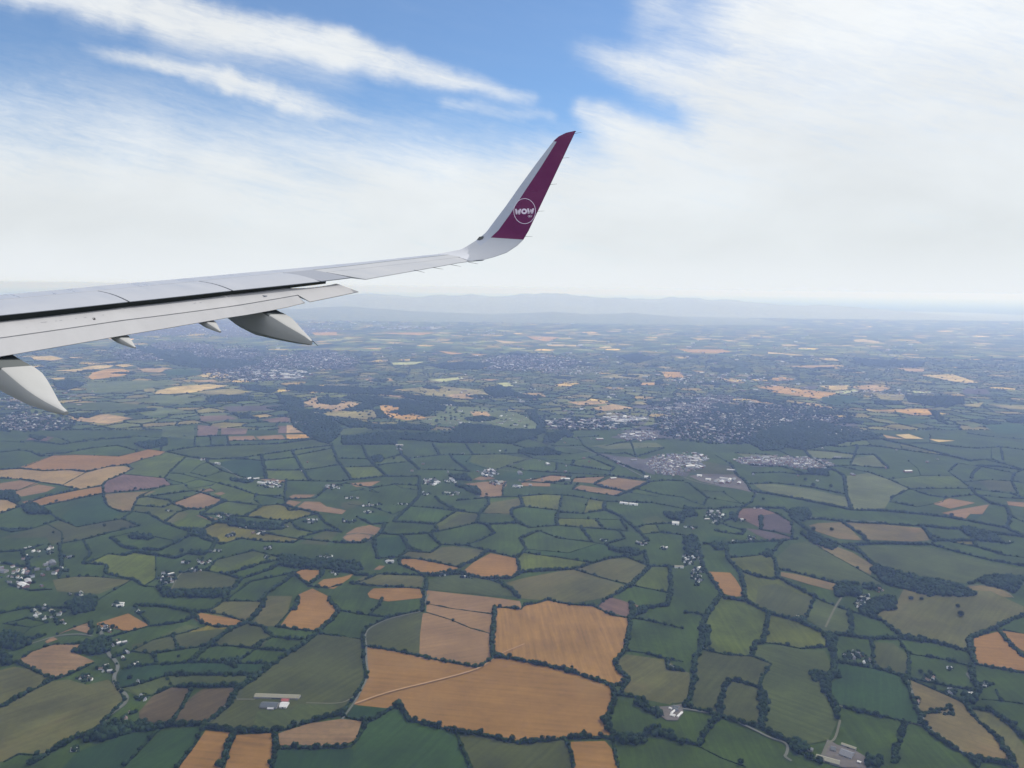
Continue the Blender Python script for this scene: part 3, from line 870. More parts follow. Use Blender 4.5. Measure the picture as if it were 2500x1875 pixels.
'F': """T|tan field at the right edge|1885,262 2040,222 2120,312 2230,395 2230,480 2000,443 1905,430 1890,330
T|tan triangle at the right edge|2070,217 2240,240 2240,370 2140,305
O|pasture with old round trees|1220,95 1380,40 1430,-60 1560,-110 1750,-60 2000,-40 2212,60 2212,105 2000,200 1850,262 1860,340 1700,300 1560,262 1420,235 1300,145
A|tan pasture inside the forked lanes|1475,540 1620,600 1820,690 1900,800 2050,940 2125,1050 2140,1110 1990,1050 1880,1040 1780,985 1630,885 1565,825 1490,640
O|olive strip right of the forked hedge|1850,700 2000,750 2100,820 2212,960 2230,1110 2160,1110 2060,930 1910,790
G|rich green field by the dark copse|985,430 1140,450 1300,478 1415,520 1475,640 1550,825 1430,800 1170,740 1035,705 955,655 960,560 1010,520
B|brown green field at the left|130,350 270,375 440,385 560,432 480,575 400,555 290,525 245,620 228,765 60,710 60,640 75,560 90,400
B|small hedged field with pale lines|262,620 290,545 400,565 480,592 515,630 525,700 490,835 350,800 245,760
O|olive gold field at the left edge|-90,480 0,480 35,490 40,600 0,680 -70,690
B|brown green field right of the road|1245,290 1360,300 1450,370 1455,510 1300,462 1240,440
L|olive field crossed by a track|870,15 1000,65 1075,95 1085,235 920,220 800,140 830,70
B|half brown field above the copse|480,-70 600,-90 760,-20 850,5 815,70 785,130 720,138 560,95 470,30
L|great green field by the two farms|480,310 620,310 760,340 915,345 975,490 830,485 930,540 960,670 1005,790 940,930 780,960 680,930 500,840 535,700 520,620 490,580 570,435 455,370"""}
FAR = {
'G': """U|520,580 600,565 735,557 735,565 700,580 560,592;U|345,597 520,585 600,600 480,603;T|570,640 600,610 700,585 790,585 880,610 760,635 600,655;U|740,562 800,553 870,562 800,575;E|880,580 1000,570 1090,580 1040,608 930,606;U|1295,625 1350,610 1430,607 1500,630 1440,645 1310,640;U|1000,745 1020,725 1150,698 1350,685 1480,695 1250,738 1100,748;A|930,715 1000,712 1000,740 930,730;E|1240,660 1380,655 1410,668 1270,672;A|1260,735 1500,712 1630,735 1500,755 1330,748;U|200,508 330,500 415,520 330,532 220,525;U|330,645 420,640 420,652 340,655;P|1290,892 1460,885 1540,910 1300,927;P|1690,915 1860,895 1880,930 1750,932;E|440,890 700,880 860,905 700,942 450,918;L|340,880 470,895 440,925 340,915;K|560,680 900,660 1180,670 1050,700 800,738 560,742;L|390,810 640,800 980,820 850,862 560,850 400,830;K|900,870 1000,832 1180,850 1210,870 950,892;K|870,790 1050,757 1330,780 1180,817 900,800;G|1060,600 1200,590 1330,605 1270,630 1080,628;P|1280,950 1420,960 1400,1015 1275,1018;P|1430,965 1600,975 1590,1010 1430,1010;P|1800,955 1960,960 1980,1000 1800,1002;L|1050,960 1260,955 1255,1045 1045,1025;P|165,1045 250,1015 350,1030 300,1052;M|1440,830 1800,822 1850,850 1480,862""",
'H': """E|90,740 180,710 190,750 300,762 350,735 460,752 400,790 300,800 170,780;A|200,800 400,800 530,790 540,830 450,842 250,825;T|560,765 640,755 690,790 760,815 840,837 720,852 600,830 570,800;K|880,770 960,740 1150,770 1400,810 1500,870 1490,925 1350,910 1200,870 1030,880 880,872 760,860 900,830;R|1100,800 1200,800 1230,830 1130,835;L|250,905 400,900 530,905 400,937 320,940;E|480,690 700,690 830,720 760,727 560,700;A|700,665 900,645 1150,670 1250,710 1050,722 850,700;E|960,700 1100,690 1130,722 1000,720;Y|850,610 1050,592 1060,600 940,622;U|1240,370 1440,385 1300,388;U|590,380 710,384 640,391;T|1100,451 1210,458 1130,463;T|910,436 1070,452 980,456;T|540,326 900,324 800,341 620,332;T|1440,347 1640,353 1560,378 1480,366;T|150,325 300,322 300,341 170,341;T|2120,627 2230,625 2230,640 2130,641;Y|1265,628 1330,625 1365,647 1290,649;U|1560,396 1670,396 1660,408 1570,406;E|1820,780 1960,755 2090,780 1900,797;Y|630,506 830,500 760,518 640,519;A|1865,596 1960,575 2212,577 2100,602;E|0,880 60,885 110,925 0,930;T|0,938 110,938 160,955 0,968;Y|490,363 690,368 680,374 520,370;R|1680,742 1850,735 1940,750 1760,762;K|1330,630 1450,628 1480,637 1400,640;A|2080,740 2212,735 2212,755 2110,760;R|1150,605 1280,607 1220,614;R|470,607 620,600 640,615 500,620;K|2050,545 2212,545 2212,560 2080,558;E|1410,690 1530,688 1560,712 1420,708;E|1750,745 1850,738 1880,752""",
'I': """T|140,426 400,427 460,442 350,449 200,443;U|385,605 460,600 530,612 480,623;T|40,562 150,562 172,596 60,596;T|690,682 800,658 1100,690 980,723;T|610,656 700,642 810,655 720,673;T|660,604 760,592 850,605 740,616;U|980,645 1160,642 1150,668 1060,671;R|1160,650 1290,638 1420,660 1350,678 1220,666;Y|1065,684 1200,667 1220,675 1130,694;R|770,526 1060,520 1110,543 900,535;U|975,481 1060,478 1110,494 1050,494;R|1445,540 1610,543 1615,561 1520,559;U|1620,582 1780,575 1940,626 1860,629 1750,612;U|1185,369 1250,364 1345,379 1340,388 1200,379;T|1300,791 1660,783 1675,823 1550,821 1450,801;E|850,746 950,750 1090,781 980,776;E|550,731 640,730 720,745 700,753 600,746;U|1440,940 1520,935 1610,965 1500,963;R|1365,940 1440,955 1500,966 1390,960;U|1640,965 1800,976 1700,984;U|120,471 240,477 150,481;U|390,366 510,375 440,379;U|220,358 320,362 260,371;U|755,396 820,396 810,406 765,406;M|870,650 980,645 960,666 880,663;M|1840,660 1990,665 2010,696 1850,692;D|1000,712 1250,700 1245,740 1080,762 1000,742;G|1950,872 2100,860 2230,890 2230,932 2050,932;G|1400,852 1550,835 1650,860 1500,882;K|1550,645 1900,640 1850,662 1700,658;A|1830,762 1970,745 1940,775;A|1990,755 2230,770 2230,790 2100,782;K|1850,870 1960,885 1900,900;K|1190,740 1290,735 1260,750;Y|1500,672 1660,682 1640,690 1560,688;A|1730,682 1830,686 1800,695;K|545,578 640,575 740,598 640,596;A|930,396 1110,400 1150,410 1000,404;K|1090,595 1190,600 1150,610;R|0,345 70,335 20,332;A|1300,690 1500,700 1480,735 1350,725;U|1540,340 1700,346 1620,349"""}
WOODS = {
'G': "350,672 450,657 540,682 520,702 430,722 360,702;1330,772 1420,757 1640,762 1620,792 1350,802;850,430 1050,460 1200,470 1350,540 1280,580 1130,560 1000,500 880,460;1180,500 1700,540 1500,590 1300,580;1560,690 1700,700 1800,720 1750,745 1600,720;1490,870 1600,880 1670,905 1560,905",
'H': "185,722 230,712 330,742 270,762 190,747;330,712 450,702 700,737 830,742 960,772 940,797 800,792 680,772 460,747;460,747 520,752 520,782 300,797 400,777;680,772 790,762 880,812 840,827 700,792;20,750 90,740 110,800 150,810 250,832 330,900 310,945 260,985 200,985 126,946 42,890 12,800;250,835 400,852 560,882 700,872 900,892 850,915 560,900 380,895;1000,922 1050,872 1200,882 1350,912 1480,932 1500,960 1300,985 900,985 700,965 400,945 560,925 800,930;520,792 560,792 610,832 560,842;0,642 200,647 420,652 700,692 700,705 400,692 0,672;700,692 900,722 1150,772 1000,767 700,717;1430,792 1490,792 1540,872 1550,932 1490,937 1505,880 1450,822;1180,662 1280,642 1420,702 1250,717 1200,692;850,522 1050,502 1250,512 1150,547 950,542;-60,700 90,722 100,782 20,802 -5,780;1540,985 1560,930 1800,900 1700,920 1620,985;1990,470 2100,450 2212,480 2100,510",
'I': "1500,702 1850,712 1850,752 1700,772 1520,742;1180,482 1620,502 1600,532 1250,522;700,890 800,870 1000,875 1200,905 1360,940 1300,965 1150,985 1000,1012 880,1030 760,1000;600,930 700,905 790,960 760,1030 640,1035 560,985;0,620 40,600 50,635 0,640;1640,790 1690,800 1760,880 1700,860;2100,850 2212,835 2212,870 2120,865;330,535 460,545 440,570 340,560",
'A': "0,400 90,405 130,460 100,470 0,440;140,490 220,480 330,545 180,545;870,90 1080,60 1080,100 950,125;1840,800 2000,850 2150,840 2212,860 2212,900 1900,895 1800,880;1480,560 1600,600 1800,610 1850,640 1700,650 1480,620;840,680 1000,690 960,712 830,705;1210,650 1320,650 1330,690 1230,690;1000,1000 1100,1040 1500,1040 1450,1086 1060,1086;1230,790 1330,790 1330,815 1250,810;180,40 300,50 250,70;1450,320 1640,330 1600,345",
'B': "0,45 370,50 350,95 0,95;370,50 700,30 830,0 1000,85 850,82 370,62;830,0 1310,0 1250,40 1100,92 1000,85;1150,130 1280,120 1420,160 1250,165 1140,150;190,175 250,165 260,205 210,212;690,295 800,290 840,330 720,320;730,360 880,375 895,430 780,380;0,850 90,860 130,900 60,930 0,920;2080,540 2212,540 2212,590 2100,570;1440,0 1500,30 1460,50 1420,30;1730,770 1900,770 1940,795 1780,795;1290,120 1370,120 1380,140 1300,138",
'C': "600,-20 900,0 1000,60 1000,110 700,60 520,20;690,515 800,510 830,560 740,610 690,570;980,1060 1000,1000 1080,985 1140,1010 1150,1086 990,1086;1215,915 1240,882 1400,930 1600,975 1780,1010 1920,1086 1600,1086 1500,1060 1300,1000;1900,980 2000,950 2130,955 2212,970 2150,1060 2080,1040 1960,1010;0,700 70,690 100,760 80,830 0,800;180,740 270,740 270,780 200,780;800,260 930,260 940,300 830,290;1780,640 1850,640 2000,680 2100,740 1900,720 1850,690;740,660 860,700 1000,760 960,780 850,740;1140,1010 1240,1005 1280,1040 1200,1040;0,500 60,520 90,560 0,570;300,540 350,560 340,600 300,580;510,790 560,790 570,830 520,830",
'D': "520,900 700,830 1080,832 1060,852 850,872 700,925 560,930;470,350 560,290 680,260 690,330 640,370 540,370;650,300 700,300 720,350 680,360;420,30 620,0 620,80 480,110;0,350 70,380 80,440 0,440;0,230 120,230 200,300 90,340 0,320;1470,412 1540,400 1520,450 1480,445",
'E': "1860,20 1900,80 1990,70 1930,110 1870,130;1670,790 1740,780 1745,850 1690,820;1900,640 1990,710 2080,760 2060,790 1900,690;2000,850 2120,870 2150,915 2010,890;1770,890 1950,900 1960,950 1790,940;340,695 400,700 390,730 350,712",
'F': "820,485 1010,500 1020,520 930,545 950,660 900,620 880,560 840,545;960,675 1000,720 1015,790 970,750;1130,80 1250,0 1380,0 1370,80 1290,90 1230,120 1160,110;1800,640 1900,640 1900,690 1830,700;680,940 720,930 780,970 860,1000 800,1000 690,1000;1190,1030 1290,1050 1290,1099 1190,1099;480,600 540,640 550,700 510,850 490,700;110,190 165,200 160,330 110,330;930,240 990,260 985,400 935,330"}
LANES = {   # class lane|track, width metres
'E': "lane 5 560,-20 545,5 528,88 440,106 300,138 175,197 147,245 158,305 156,400 172,510 115,620 75,690 0,790;stub 6 75,690 300,610 600,540 880,465 960,410 985,385;stub 4 985,380 1180,300",
'D': "lane 9 640,200 690,300 700,370 740,400 770,450 730,520 760,590 820,630 820,680 740,740 680,780 670,812;track 4 1980,682 2212,690 2290,640;lane 6 1310,830 1340,815 1400,770 1540,610;lane 6 600,250 520,235 370,245 200,300;track 5 1530,660 1650,660",
'F': "track 6 1025,0 990,50 950,130 920,195;lane 6 -60,715 230,762 450,856 560,915 680,950 668,1020 650,1035 700,1065;track 5 1015,800 985,925 940,945 905,1030;track 4 960,690 1035,712;track 4 1470,815 1560,835;lane 5 1840,500 1870,440;lane 6 1450,530 1560,815 1630,885 1790,990 1890,1060;lane 5 1838,500 1900,580 1930,620",
'A': "lane 6 1190,185 1300,192 1430,230 1560,320;track 5 1110,1030 1160,930 1240,900;lane 6 1960,120 2130,95",
'B': "lane 8 1220,62 1370,108 1560,120 1780,215 1990,325;lane 7 1230,182 1100,222 980,270;lane 6 880,275 1000,255 1120,270;lane 7 540,940 548,1000 530,1086;track 4 5,698 30,679 105,666 180,679 208,698 180,719 105,730 30,719 5,698;lane 6 1760,200 1930,260",
'C': "lane 9 300,225 345,290 440,400 480,420;track 10 0,310 100,345 250,372 380,385;track 9 100,300 200,330 300,340 370,350;track 4 1840,1020 1880,1012 1930,1010 2040,1028 2110,1060 2145,1095;track 9 270,235 310,245 345,285;lane 8 200,1000 120,890 80,800 90,720;lane 8 700,560 1060,590 1300,600;lane 10 1560,620 1900,660 2212,690",
'I': "track 30 90,830 75,860 140,895;track 25 2080,812 2212,818",
'H': "track 16 1130,750 1250,772 1400,790 1430,795;track 20 1900,850 2000,870 2150,875"}
# ------------------------------------------------------------------ ground and hills
def gpts(sheet, s, z=0.0): return [G(u, v, z) for u, v in rd(sheet, s)]
tag(mobj('ground', [(-160000, -4000, -1), (160000, -4000, -1), (160000, 150000, -1), (-160000, 150000, -1)], [[0, 1, 2, 3]], M_GROUND), 'flat dark green farmland reaching to the horizon', kind='structure')
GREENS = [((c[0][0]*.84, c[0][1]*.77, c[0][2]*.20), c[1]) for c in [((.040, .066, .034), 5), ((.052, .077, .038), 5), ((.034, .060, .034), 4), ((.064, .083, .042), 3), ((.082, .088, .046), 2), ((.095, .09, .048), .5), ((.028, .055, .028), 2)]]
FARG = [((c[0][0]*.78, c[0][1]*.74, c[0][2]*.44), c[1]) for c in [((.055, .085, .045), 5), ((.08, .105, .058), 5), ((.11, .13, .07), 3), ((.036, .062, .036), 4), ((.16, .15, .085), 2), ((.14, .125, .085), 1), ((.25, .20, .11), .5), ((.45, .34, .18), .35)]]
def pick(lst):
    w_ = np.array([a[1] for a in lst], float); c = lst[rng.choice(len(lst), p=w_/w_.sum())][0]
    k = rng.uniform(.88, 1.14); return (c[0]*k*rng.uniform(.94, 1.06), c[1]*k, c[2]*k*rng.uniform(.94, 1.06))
def set_tint(me, cols):
    a = me.attributes.new('tint', 'FLOAT_COLOR', 'FACE'); arr = np.ones((len(cols), 4), np.float32); arr[:, :3] = cols; a.data.foreach_set('color', arr.ravel())
# surveyed lines, loose ends closed on to their neighbours
LINES = []
for sh, txt in HEDGES.items():
    for ln in txt.strip().split('\n'):
        k, s = ln.split(' ', 1); LINES.append([k, rd(sh, s)])
allv = [(i, j, p) for i, (k, L) in enumerate(LINES) for j, p in enumerate(L)]
AV = np.array([p for _, _, p in allv]); AI = np.array([i for i, _, _ in allv])
for i, (k, L) in enumerate(LINES):
    for e in (0, len(L)-1):
        p = np.array(L[e]); d = np.hypot(*((AV-p)*(1, 1.6)).T); d[AI == i] = 1e9; j = d.argmin()
        if d[j] < 10: L[e] = tuple(AV[j]); continue
        best = (19, None)
        for i2, (k2, L2) in enumerate(LINES):
            if i2 == i: continue
            for a, b in zip(L2, L2[1:]):
                a = np.array(a); b = np.array(b); t = np.clip(((p-a)@(b-a))/max(1e-6, (b-a)@(b-a)), 0, 1); q = a+t*(b-a); dd = np.hypot(*(p-q))
                if dd < best[0]: best = (dd, q)
        if best[1] is not None:
            q = best[1]; dirn = q-p; n_ = np.hypot(*dirn); L[e] = tuple(q+(dirn/n_*.4 if n_ > 1e-3 else 0))
YT = 1050.0
TR = [(-420, YT), (2920, YT), (2920, 2050), (-420, 2050)]
TG = [G(u, v) for u, v in TR]
cv, ce = [], []
def addline(pts, close=False):
    b = len(cv); cv.extend([Vector((p[0]/1000, p[1]/1000)) for p in pts]); ce.extend([(b+i, b+i+1) for i in range(len(pts)-1)])
    if close: ce.append((b+len(pts)-1, b))
addline(TG, True)
for k, L in LINES: addline([G(max(-415, min(2915, u)), max(YT+.5, min(2045, v))) for u, v in L])
for x in (-120, -260, 2600, 2760):   # invented hedges outside the frame
    addline([G(x+rng.uniform(-20, 20), v) for v in np.linspace(YT, 2048, 5)])
for v in (1110, 1180, 1270, 1380, 1510, 1680, 1850): 
    addline([G(-418, v), G(-120, v+8), G(-2, v)]); addline([G(2502, v), G(2600, v+9), G(2918, v-6)])
for x in range(60, 2500, 170): addline([G(x, 1876), G(x+rng.uniform(-40, 40), 2048)])
ov, oe, of, _, oeo, _ = delaunay_2d_cdt(cv, ce, [], 0, 2e-5, True)
con = set()
for (a, b), src in zip(oe, oeo):
    if src: con.add((min(a, b), max(a, b)))
e2f = {}
for fi, f in enumerate(of):
    for a, b in zip(f, f[1:]+f[:1]): e2f.setdefault((min(a, b), max(a, b)), []).append(fi)
adj = [[] for _ in of]
for e_, fs in e2f.items():
    if e_ not in con and len(fs) == 2: adj[fs[0]].append(fs[1]); adj[fs[1]].append(fs[0])
comp = [-1]*len(of); tint = []
for fi in range(len(of)):
    if comp[fi] >= 0: continue
    c = pick(GREENS); st_ = [fi]; comp[fi] = fi; tint_c = c
    while st_:
        g = st_.pop(); tint.append((g, tint_c))
        for h in adj[g]:
            if comp[h] < 0: comp[h] = fi; st_.append(h)
tc_ = [None]*len(of)
for g, c in tint: tc_[g] = c
fm = mesh_np('farmland', [(v[0]*1000, v[1]*1000, 0) for v in ov], [list(f) for f in of], M_FARM)
set_tint(fm, tc_)
tag(link(bpy.data.objects.new('farmland', fm)), 'patchwork of green pasture fields between dark hedges', kind='structure')
# the fields with a look of their own
LAND = []       # landmarks: (x, y, words)
zi = 0
for sh, txt in FIELDS.items():
    for ln in txt.strip().split('\n'):
        c, lab, s = ln.split('|'); pts = gpts(sh, s); zi += 1
        if sum(1 for a, b in zip(pts, pts[1:]+pts[:1]) for _ in (0,) if True) and sum(a[0]*b[1]-b[0]*a[1] for a, b in zip(pts, pts[1:]+pts[:1])) < 0: pts = pts[::-1]
        cx = sum(p[0] for p in pts)/len(pts); cy = sum(p[1] for p in pts)/len(pts)
        o = mobj('field', [(x, y, .2+.012*zi) for x, y in pts], [list(range(len(pts)))], MATS[c])
        tag(o, lab, kind='structure'); u, v = P(cx, cy)
        if -60 < u < 2560 and v < 1900: LAND.append((cx, cy, ('the '+lab) if not lab.startswith(('left of', 'first', 'second', 'third')) else 'the '+lab))
far_cols = []
fV, fF, fT = [], [], []
for sh, txt in FAR.items():
    for it in txt.split(';'):
        c, s = it.split('|'); pts = gpts(sh, s); zi += 1
        if sum(a[0]*b[1]-b[0]*a[1] for a, b in zip(pts, pts[1:]+pts[:1])) < 0: pts = pts[::-1]
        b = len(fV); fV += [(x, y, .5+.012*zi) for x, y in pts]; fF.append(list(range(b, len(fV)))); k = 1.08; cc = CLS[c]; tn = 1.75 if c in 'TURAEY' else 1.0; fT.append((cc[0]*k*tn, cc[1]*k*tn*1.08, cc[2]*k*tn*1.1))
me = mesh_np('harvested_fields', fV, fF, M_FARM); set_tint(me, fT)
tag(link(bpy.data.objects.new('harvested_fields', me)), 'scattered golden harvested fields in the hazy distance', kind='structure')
# far fields: irregular cells of a jittered lattice, built as real outlines
def clip(poly, n, c):
    out = []; L = len(poly)
    for i in range(L):
        a, b = poly[i], poly[(i+1) % L]; da = n[0]*a[0]+n[1]*a[1]-c; db = n[0]*b[0]+n[1]*b[1]-c
        if da <= 0: out.append(a)
        if (da < 0 < db) or (db < 0 < da):
            t = da/(da-db); out.append((a[0]+(b[0]-a[0])*t, a[1]+(b[1]-a[1])*t))
    return out
def cells(y0, y1, s, half):
    ang = math.radians(17); ca, sa = math.cos(ang), math.sin(ang)
    n = int((y1+half(y1))/s)+3; seeds = {}
    for j in range(-n, n):
        for i in range(-n, n):
            gx, gy = (i+.5*(j % 2))*s*1.15, j*s*.9
            x = ca*gx-sa*gy; y = sa*gx+ca*gy
            if y < y0-3*s or y > y1+3*s or abs(x) > half(y)+3*s: continue
            r = random.Random(i*7919+j*104729+int(s)); seeds[(i, j)] = (x+r.uniform(-.42, .42)*s, y+r.uniform(-.42, .42)*s)
    res = []
    for (i, j), p in seeds.items():
        if p[1] < y0 or p[1] > y1 or abs(p[0]) > half(p[1]): continue
        poly = [(p[0]-2*s, p[1]-2*s), (p[0]+2*s, p[1]-2*s), (p[0]+2*s, p[1]+2*s), (p[0]-2*s, p[1]+2*s)]
        for dj in range(-3, 4):
            for di in range(-3, 4):
                q = seeds.get((i+di, j+dj))
                if q is None or (di == 0 and dj == 0): continue
                nx, ny = q[0]-p[0], q[1]-p[1]; poly = clip(poly, (nx, ny), (q[0]**2+q[1]**2-p[0]**2-p[1]**2)/2)
        if len(poly) > 2: res.append((p, poly))
    return res
YL = TG[0][1], TG[1][1]
def outside(poly):        # pieces of a cell outside the surveyed land
    res = []; cur = poly; L = len(TG)
    for i in range(L):
        a, b = TG[i], TG[(i+1) % L]; n = (b[1]-a[1], -(b[0]-a[0])); c = n[0]*a[0]+n[1]*a[1]
        m_ = (TG[(i+2) % L]); 
        if n[0]*m_[0]+n[1]*m_[1]-c > 0: n = (-n[0], -n[1]); c = -c      # inside is <= 0
        o_ = clip(cur, (-n[0], -n[1]), -c)
        if len(o_) > 2: res.append(o_)
        cur = clip(cur, n, c)
        if len(cur) < 3: break
    return res
def shrink(poly, d):
    cx = sum(p[0] for p in poly)/len(poly); cy = sum(p[1] for p in poly)/len(poly); out = []
    for p in poly:
        r = math.hypot(p[0]-cx, p[1]-cy) or 1; k = max(.2, 1-d/r*1.25); out.append((cx+(p[0]-cx)*k, cy+(p[1]-cy)*k))
    return out
mid = cells(1500, 12000, 185, lambda y: .72*max(y, 0)+900)
fars = cells(12000, 37000, 270, lambda y: .70*y+500)
inT = lambda p: (lambda uv: -420 < uv[0] < 2920 and YT < uv[1] < 2050)(P(*p))
V, Fc, T = [], [], []; midedges = []; woodcells = []
def tanny(x, y): return 0
for rank, lst in ((0, mid), (1, fars)):
    for p, poly in lst:
        if rank == 0:
            if p[1] < 1700 and abs(p[0]) < 2000: continue
            pcs = outside(poly) if p[1] < 7500 else [poly]
        else: pcs = [poly]
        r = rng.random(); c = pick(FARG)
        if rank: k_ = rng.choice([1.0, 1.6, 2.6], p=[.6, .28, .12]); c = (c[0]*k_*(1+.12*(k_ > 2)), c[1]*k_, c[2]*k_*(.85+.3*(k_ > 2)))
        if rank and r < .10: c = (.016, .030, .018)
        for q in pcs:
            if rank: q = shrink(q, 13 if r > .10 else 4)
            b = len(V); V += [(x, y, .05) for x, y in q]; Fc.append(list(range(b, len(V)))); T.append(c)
            if not rank:
                for a_, b_ in zip(q, q[1:]+q[:1]):
                    if a_ < b_ or p[1] < 7500: midedges.append((a_, b_))
        if not rank and r < .035 and p[1] > 5600: woodcells.append(poly)
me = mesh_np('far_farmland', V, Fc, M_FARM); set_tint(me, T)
tag(link(bpy.data.objects.new('far_farmland', me)), 'hazy far patchwork of small hedged fields', kind='structure')
# mountains and foothills
def hills(name, label, prof, y0, y1, seed, roughk, colr):
    """prof: (x, height) crest line of the range at its own distance"""
    xs = np.linspace(prof[0][0], prof[-1][0], 260); ys = np.linspace(y0, y1, 60)
    hx = np.interp(xs, [p[0] for p in prof], [p[1] for p in prof])
    X, Y = np.meshgrid(xs, ys); t = (Y-y0)/(y1-y0)
    from mathutils import noise as mn
    Z = np.zeros_like(X)
    for j in range(X.shape[0]):
        for i in range(X.shape[1]):
            n1 = mn.fractal(Vector((X[j, i]/3600, Y[j, i]/3600, seed)), .9, 2.1, 6)+.35*mn.fractal(Vector((X[j, i]/1100, Y[j, i]/1100, seed+5)), 1.0, 2.1, 4)
            e = math.sin(math.pi*min(1, t[j, i]*.92+.0))**1.1
            Z[j, i] = hx[i]*e*(1+roughk*n1)-3
    nx, ny = len(xs), len(ys); idx = np.arange(nx*ny).reshape(ny, nx)
    Fq = np.stack([idx[:-1, :-1], idx[:-1, 1:], idx[1:, 1:], idx[1:, :-1]], -1).reshape(-1, 4)
    m_ = field_mat(name+'_hazed_heath', colr, var=.35, patch=(.22, .20, .11, .6))  # heath tone lightened to fade the hills as haze would
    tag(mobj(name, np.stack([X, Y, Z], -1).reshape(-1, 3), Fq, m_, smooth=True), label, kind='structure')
def crest(dist, pts):   # crest heights from where the skyline stands
    o_ = []
    for u, v in pts:
        d = wdir(u, v); t = dist/d[1]; o_.append((d[0]*t, max(0., CAM_H+d[2]*t)*.76))
    return o_
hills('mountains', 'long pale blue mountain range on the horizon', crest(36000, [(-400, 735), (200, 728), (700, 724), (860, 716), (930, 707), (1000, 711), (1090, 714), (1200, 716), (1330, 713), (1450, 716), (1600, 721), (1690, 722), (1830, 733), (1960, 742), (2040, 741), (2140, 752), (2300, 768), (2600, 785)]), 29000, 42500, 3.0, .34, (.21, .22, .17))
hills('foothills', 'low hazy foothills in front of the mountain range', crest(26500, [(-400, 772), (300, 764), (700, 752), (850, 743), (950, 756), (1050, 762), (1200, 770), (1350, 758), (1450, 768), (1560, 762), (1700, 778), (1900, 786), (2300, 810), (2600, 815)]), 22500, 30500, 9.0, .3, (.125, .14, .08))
# ------------------------------------------------------------------ leafy shapes in bulk
def icos(sub):
    t = (1+5**.5)/2
    v = [(-1, t, 0), (1, t, 0), (-1, -t, 0), (1, -t, 0), (0, -1, t), (0, 1, t), (0, -1, -t), (0, 1, -t), (t, 0, -1), (t, 0, 1), (-t, 0, -1), (-t, 0, 1)]
    f = [(0, 11, 5), (0, 5, 1), (0, 1, 7), (0, 7, 10), (0, 10, 11), (1, 5, 9), (5, 11, 4), (11, 10, 2), (10, 7, 6), (7, 1, 8), (3, 9, 4), (3, 4, 2), (3, 2, 6), (3, 6, 8), (3, 8, 9), (4, 9, 5), (2, 4, 11), (6, 2, 10), (8, 6, 7), (9, 8, 1)]
    v = [Vector(a).normalized() for a in v]
    for _ in range(sub):
        mp = {}; nf = []
        def md(a, b):
            k = (min(a, b), max(a, b))
            if k not in mp: mp[k] = len(v); v.append(((v[a]+v[b])/2).normalized())
            return mp[k]
        for a, b, c in f:
            x, y, z = md(a, b), md(b, c), md(c, a); nf += [(a, x, z), (b, y, x), (c, z, y), (x, y, z)]
        f = nf
    return np.array([tuple(a) for a in v], np.float32), np.array(f, np.int32)
ICO = {0: icos(0), 1: icos(1), 2: icos(2)}
def blobs(C, R, H, lod=1, rough=.2):
    """C (n,2) centres, R radii, H heights -> verts, faces"""
    bv, bf = ICO[lod]; n = len(C); C = np.asarray(C, np.float32); R = np.asarray(R, np.float32); H = np.asarray(H, np.float32)
    V_ = np.repeat(bv[None], n, 0)*(1+rng.normal(0, rough, (n, len(bv), 1)).astype(np.float32))
    a = rng.uniform(0, 6.28, n).astype(np.float32); c, s = np.cos(a)[:, None], np.sin(a)[:, None]
    X = V_[..., 0]*c-V_[..., 1]*s; Y = V_[..., 0]*s+V_[..., 1]*c; Z = V_[..., 2]
    out_ = np.stack([X*R[:, None]+C[:, :1], Y*R[:, None]+C[:, 1:], (Z*.5+.42)*H[:, None]], -1)
    F_ = (bf[None]+(np.arange(n)*len(bv))[:, None, None]).reshape(-1, 3)
    return out_.reshape(-1, 3), F_
def along(pts, step, jit=.3):
    pts = np.array(pts, float); d = np.hypot(*np.diff(pts, axis=0).T); s = np.r_[0, np.cumsum(d)]
    if s[-1] < step: return pts[:1], np.array([[1., 0]]*1)
    q = np.arange(step*.3, s[-1], step); q = q+rng.uniform(-jit, jit, len(q))*step; q = np.clip(q, 0, s[-1])
    x = np.interp(q, s, pts[:, 0]); y = np.interp(q, s, pts[:, 1]); i = np.clip(np.searchsorted(s, q)-1, 0, len(d)-1)
    tg = (np.diff(pts, axis=0)/np.maximum(d, 1e-6)[:, None])[i]
    return np.stack([x, y], 1), np.stack([-tg[:, 1], tg[:, 0]], 1)
hinfo = []; treespots = []
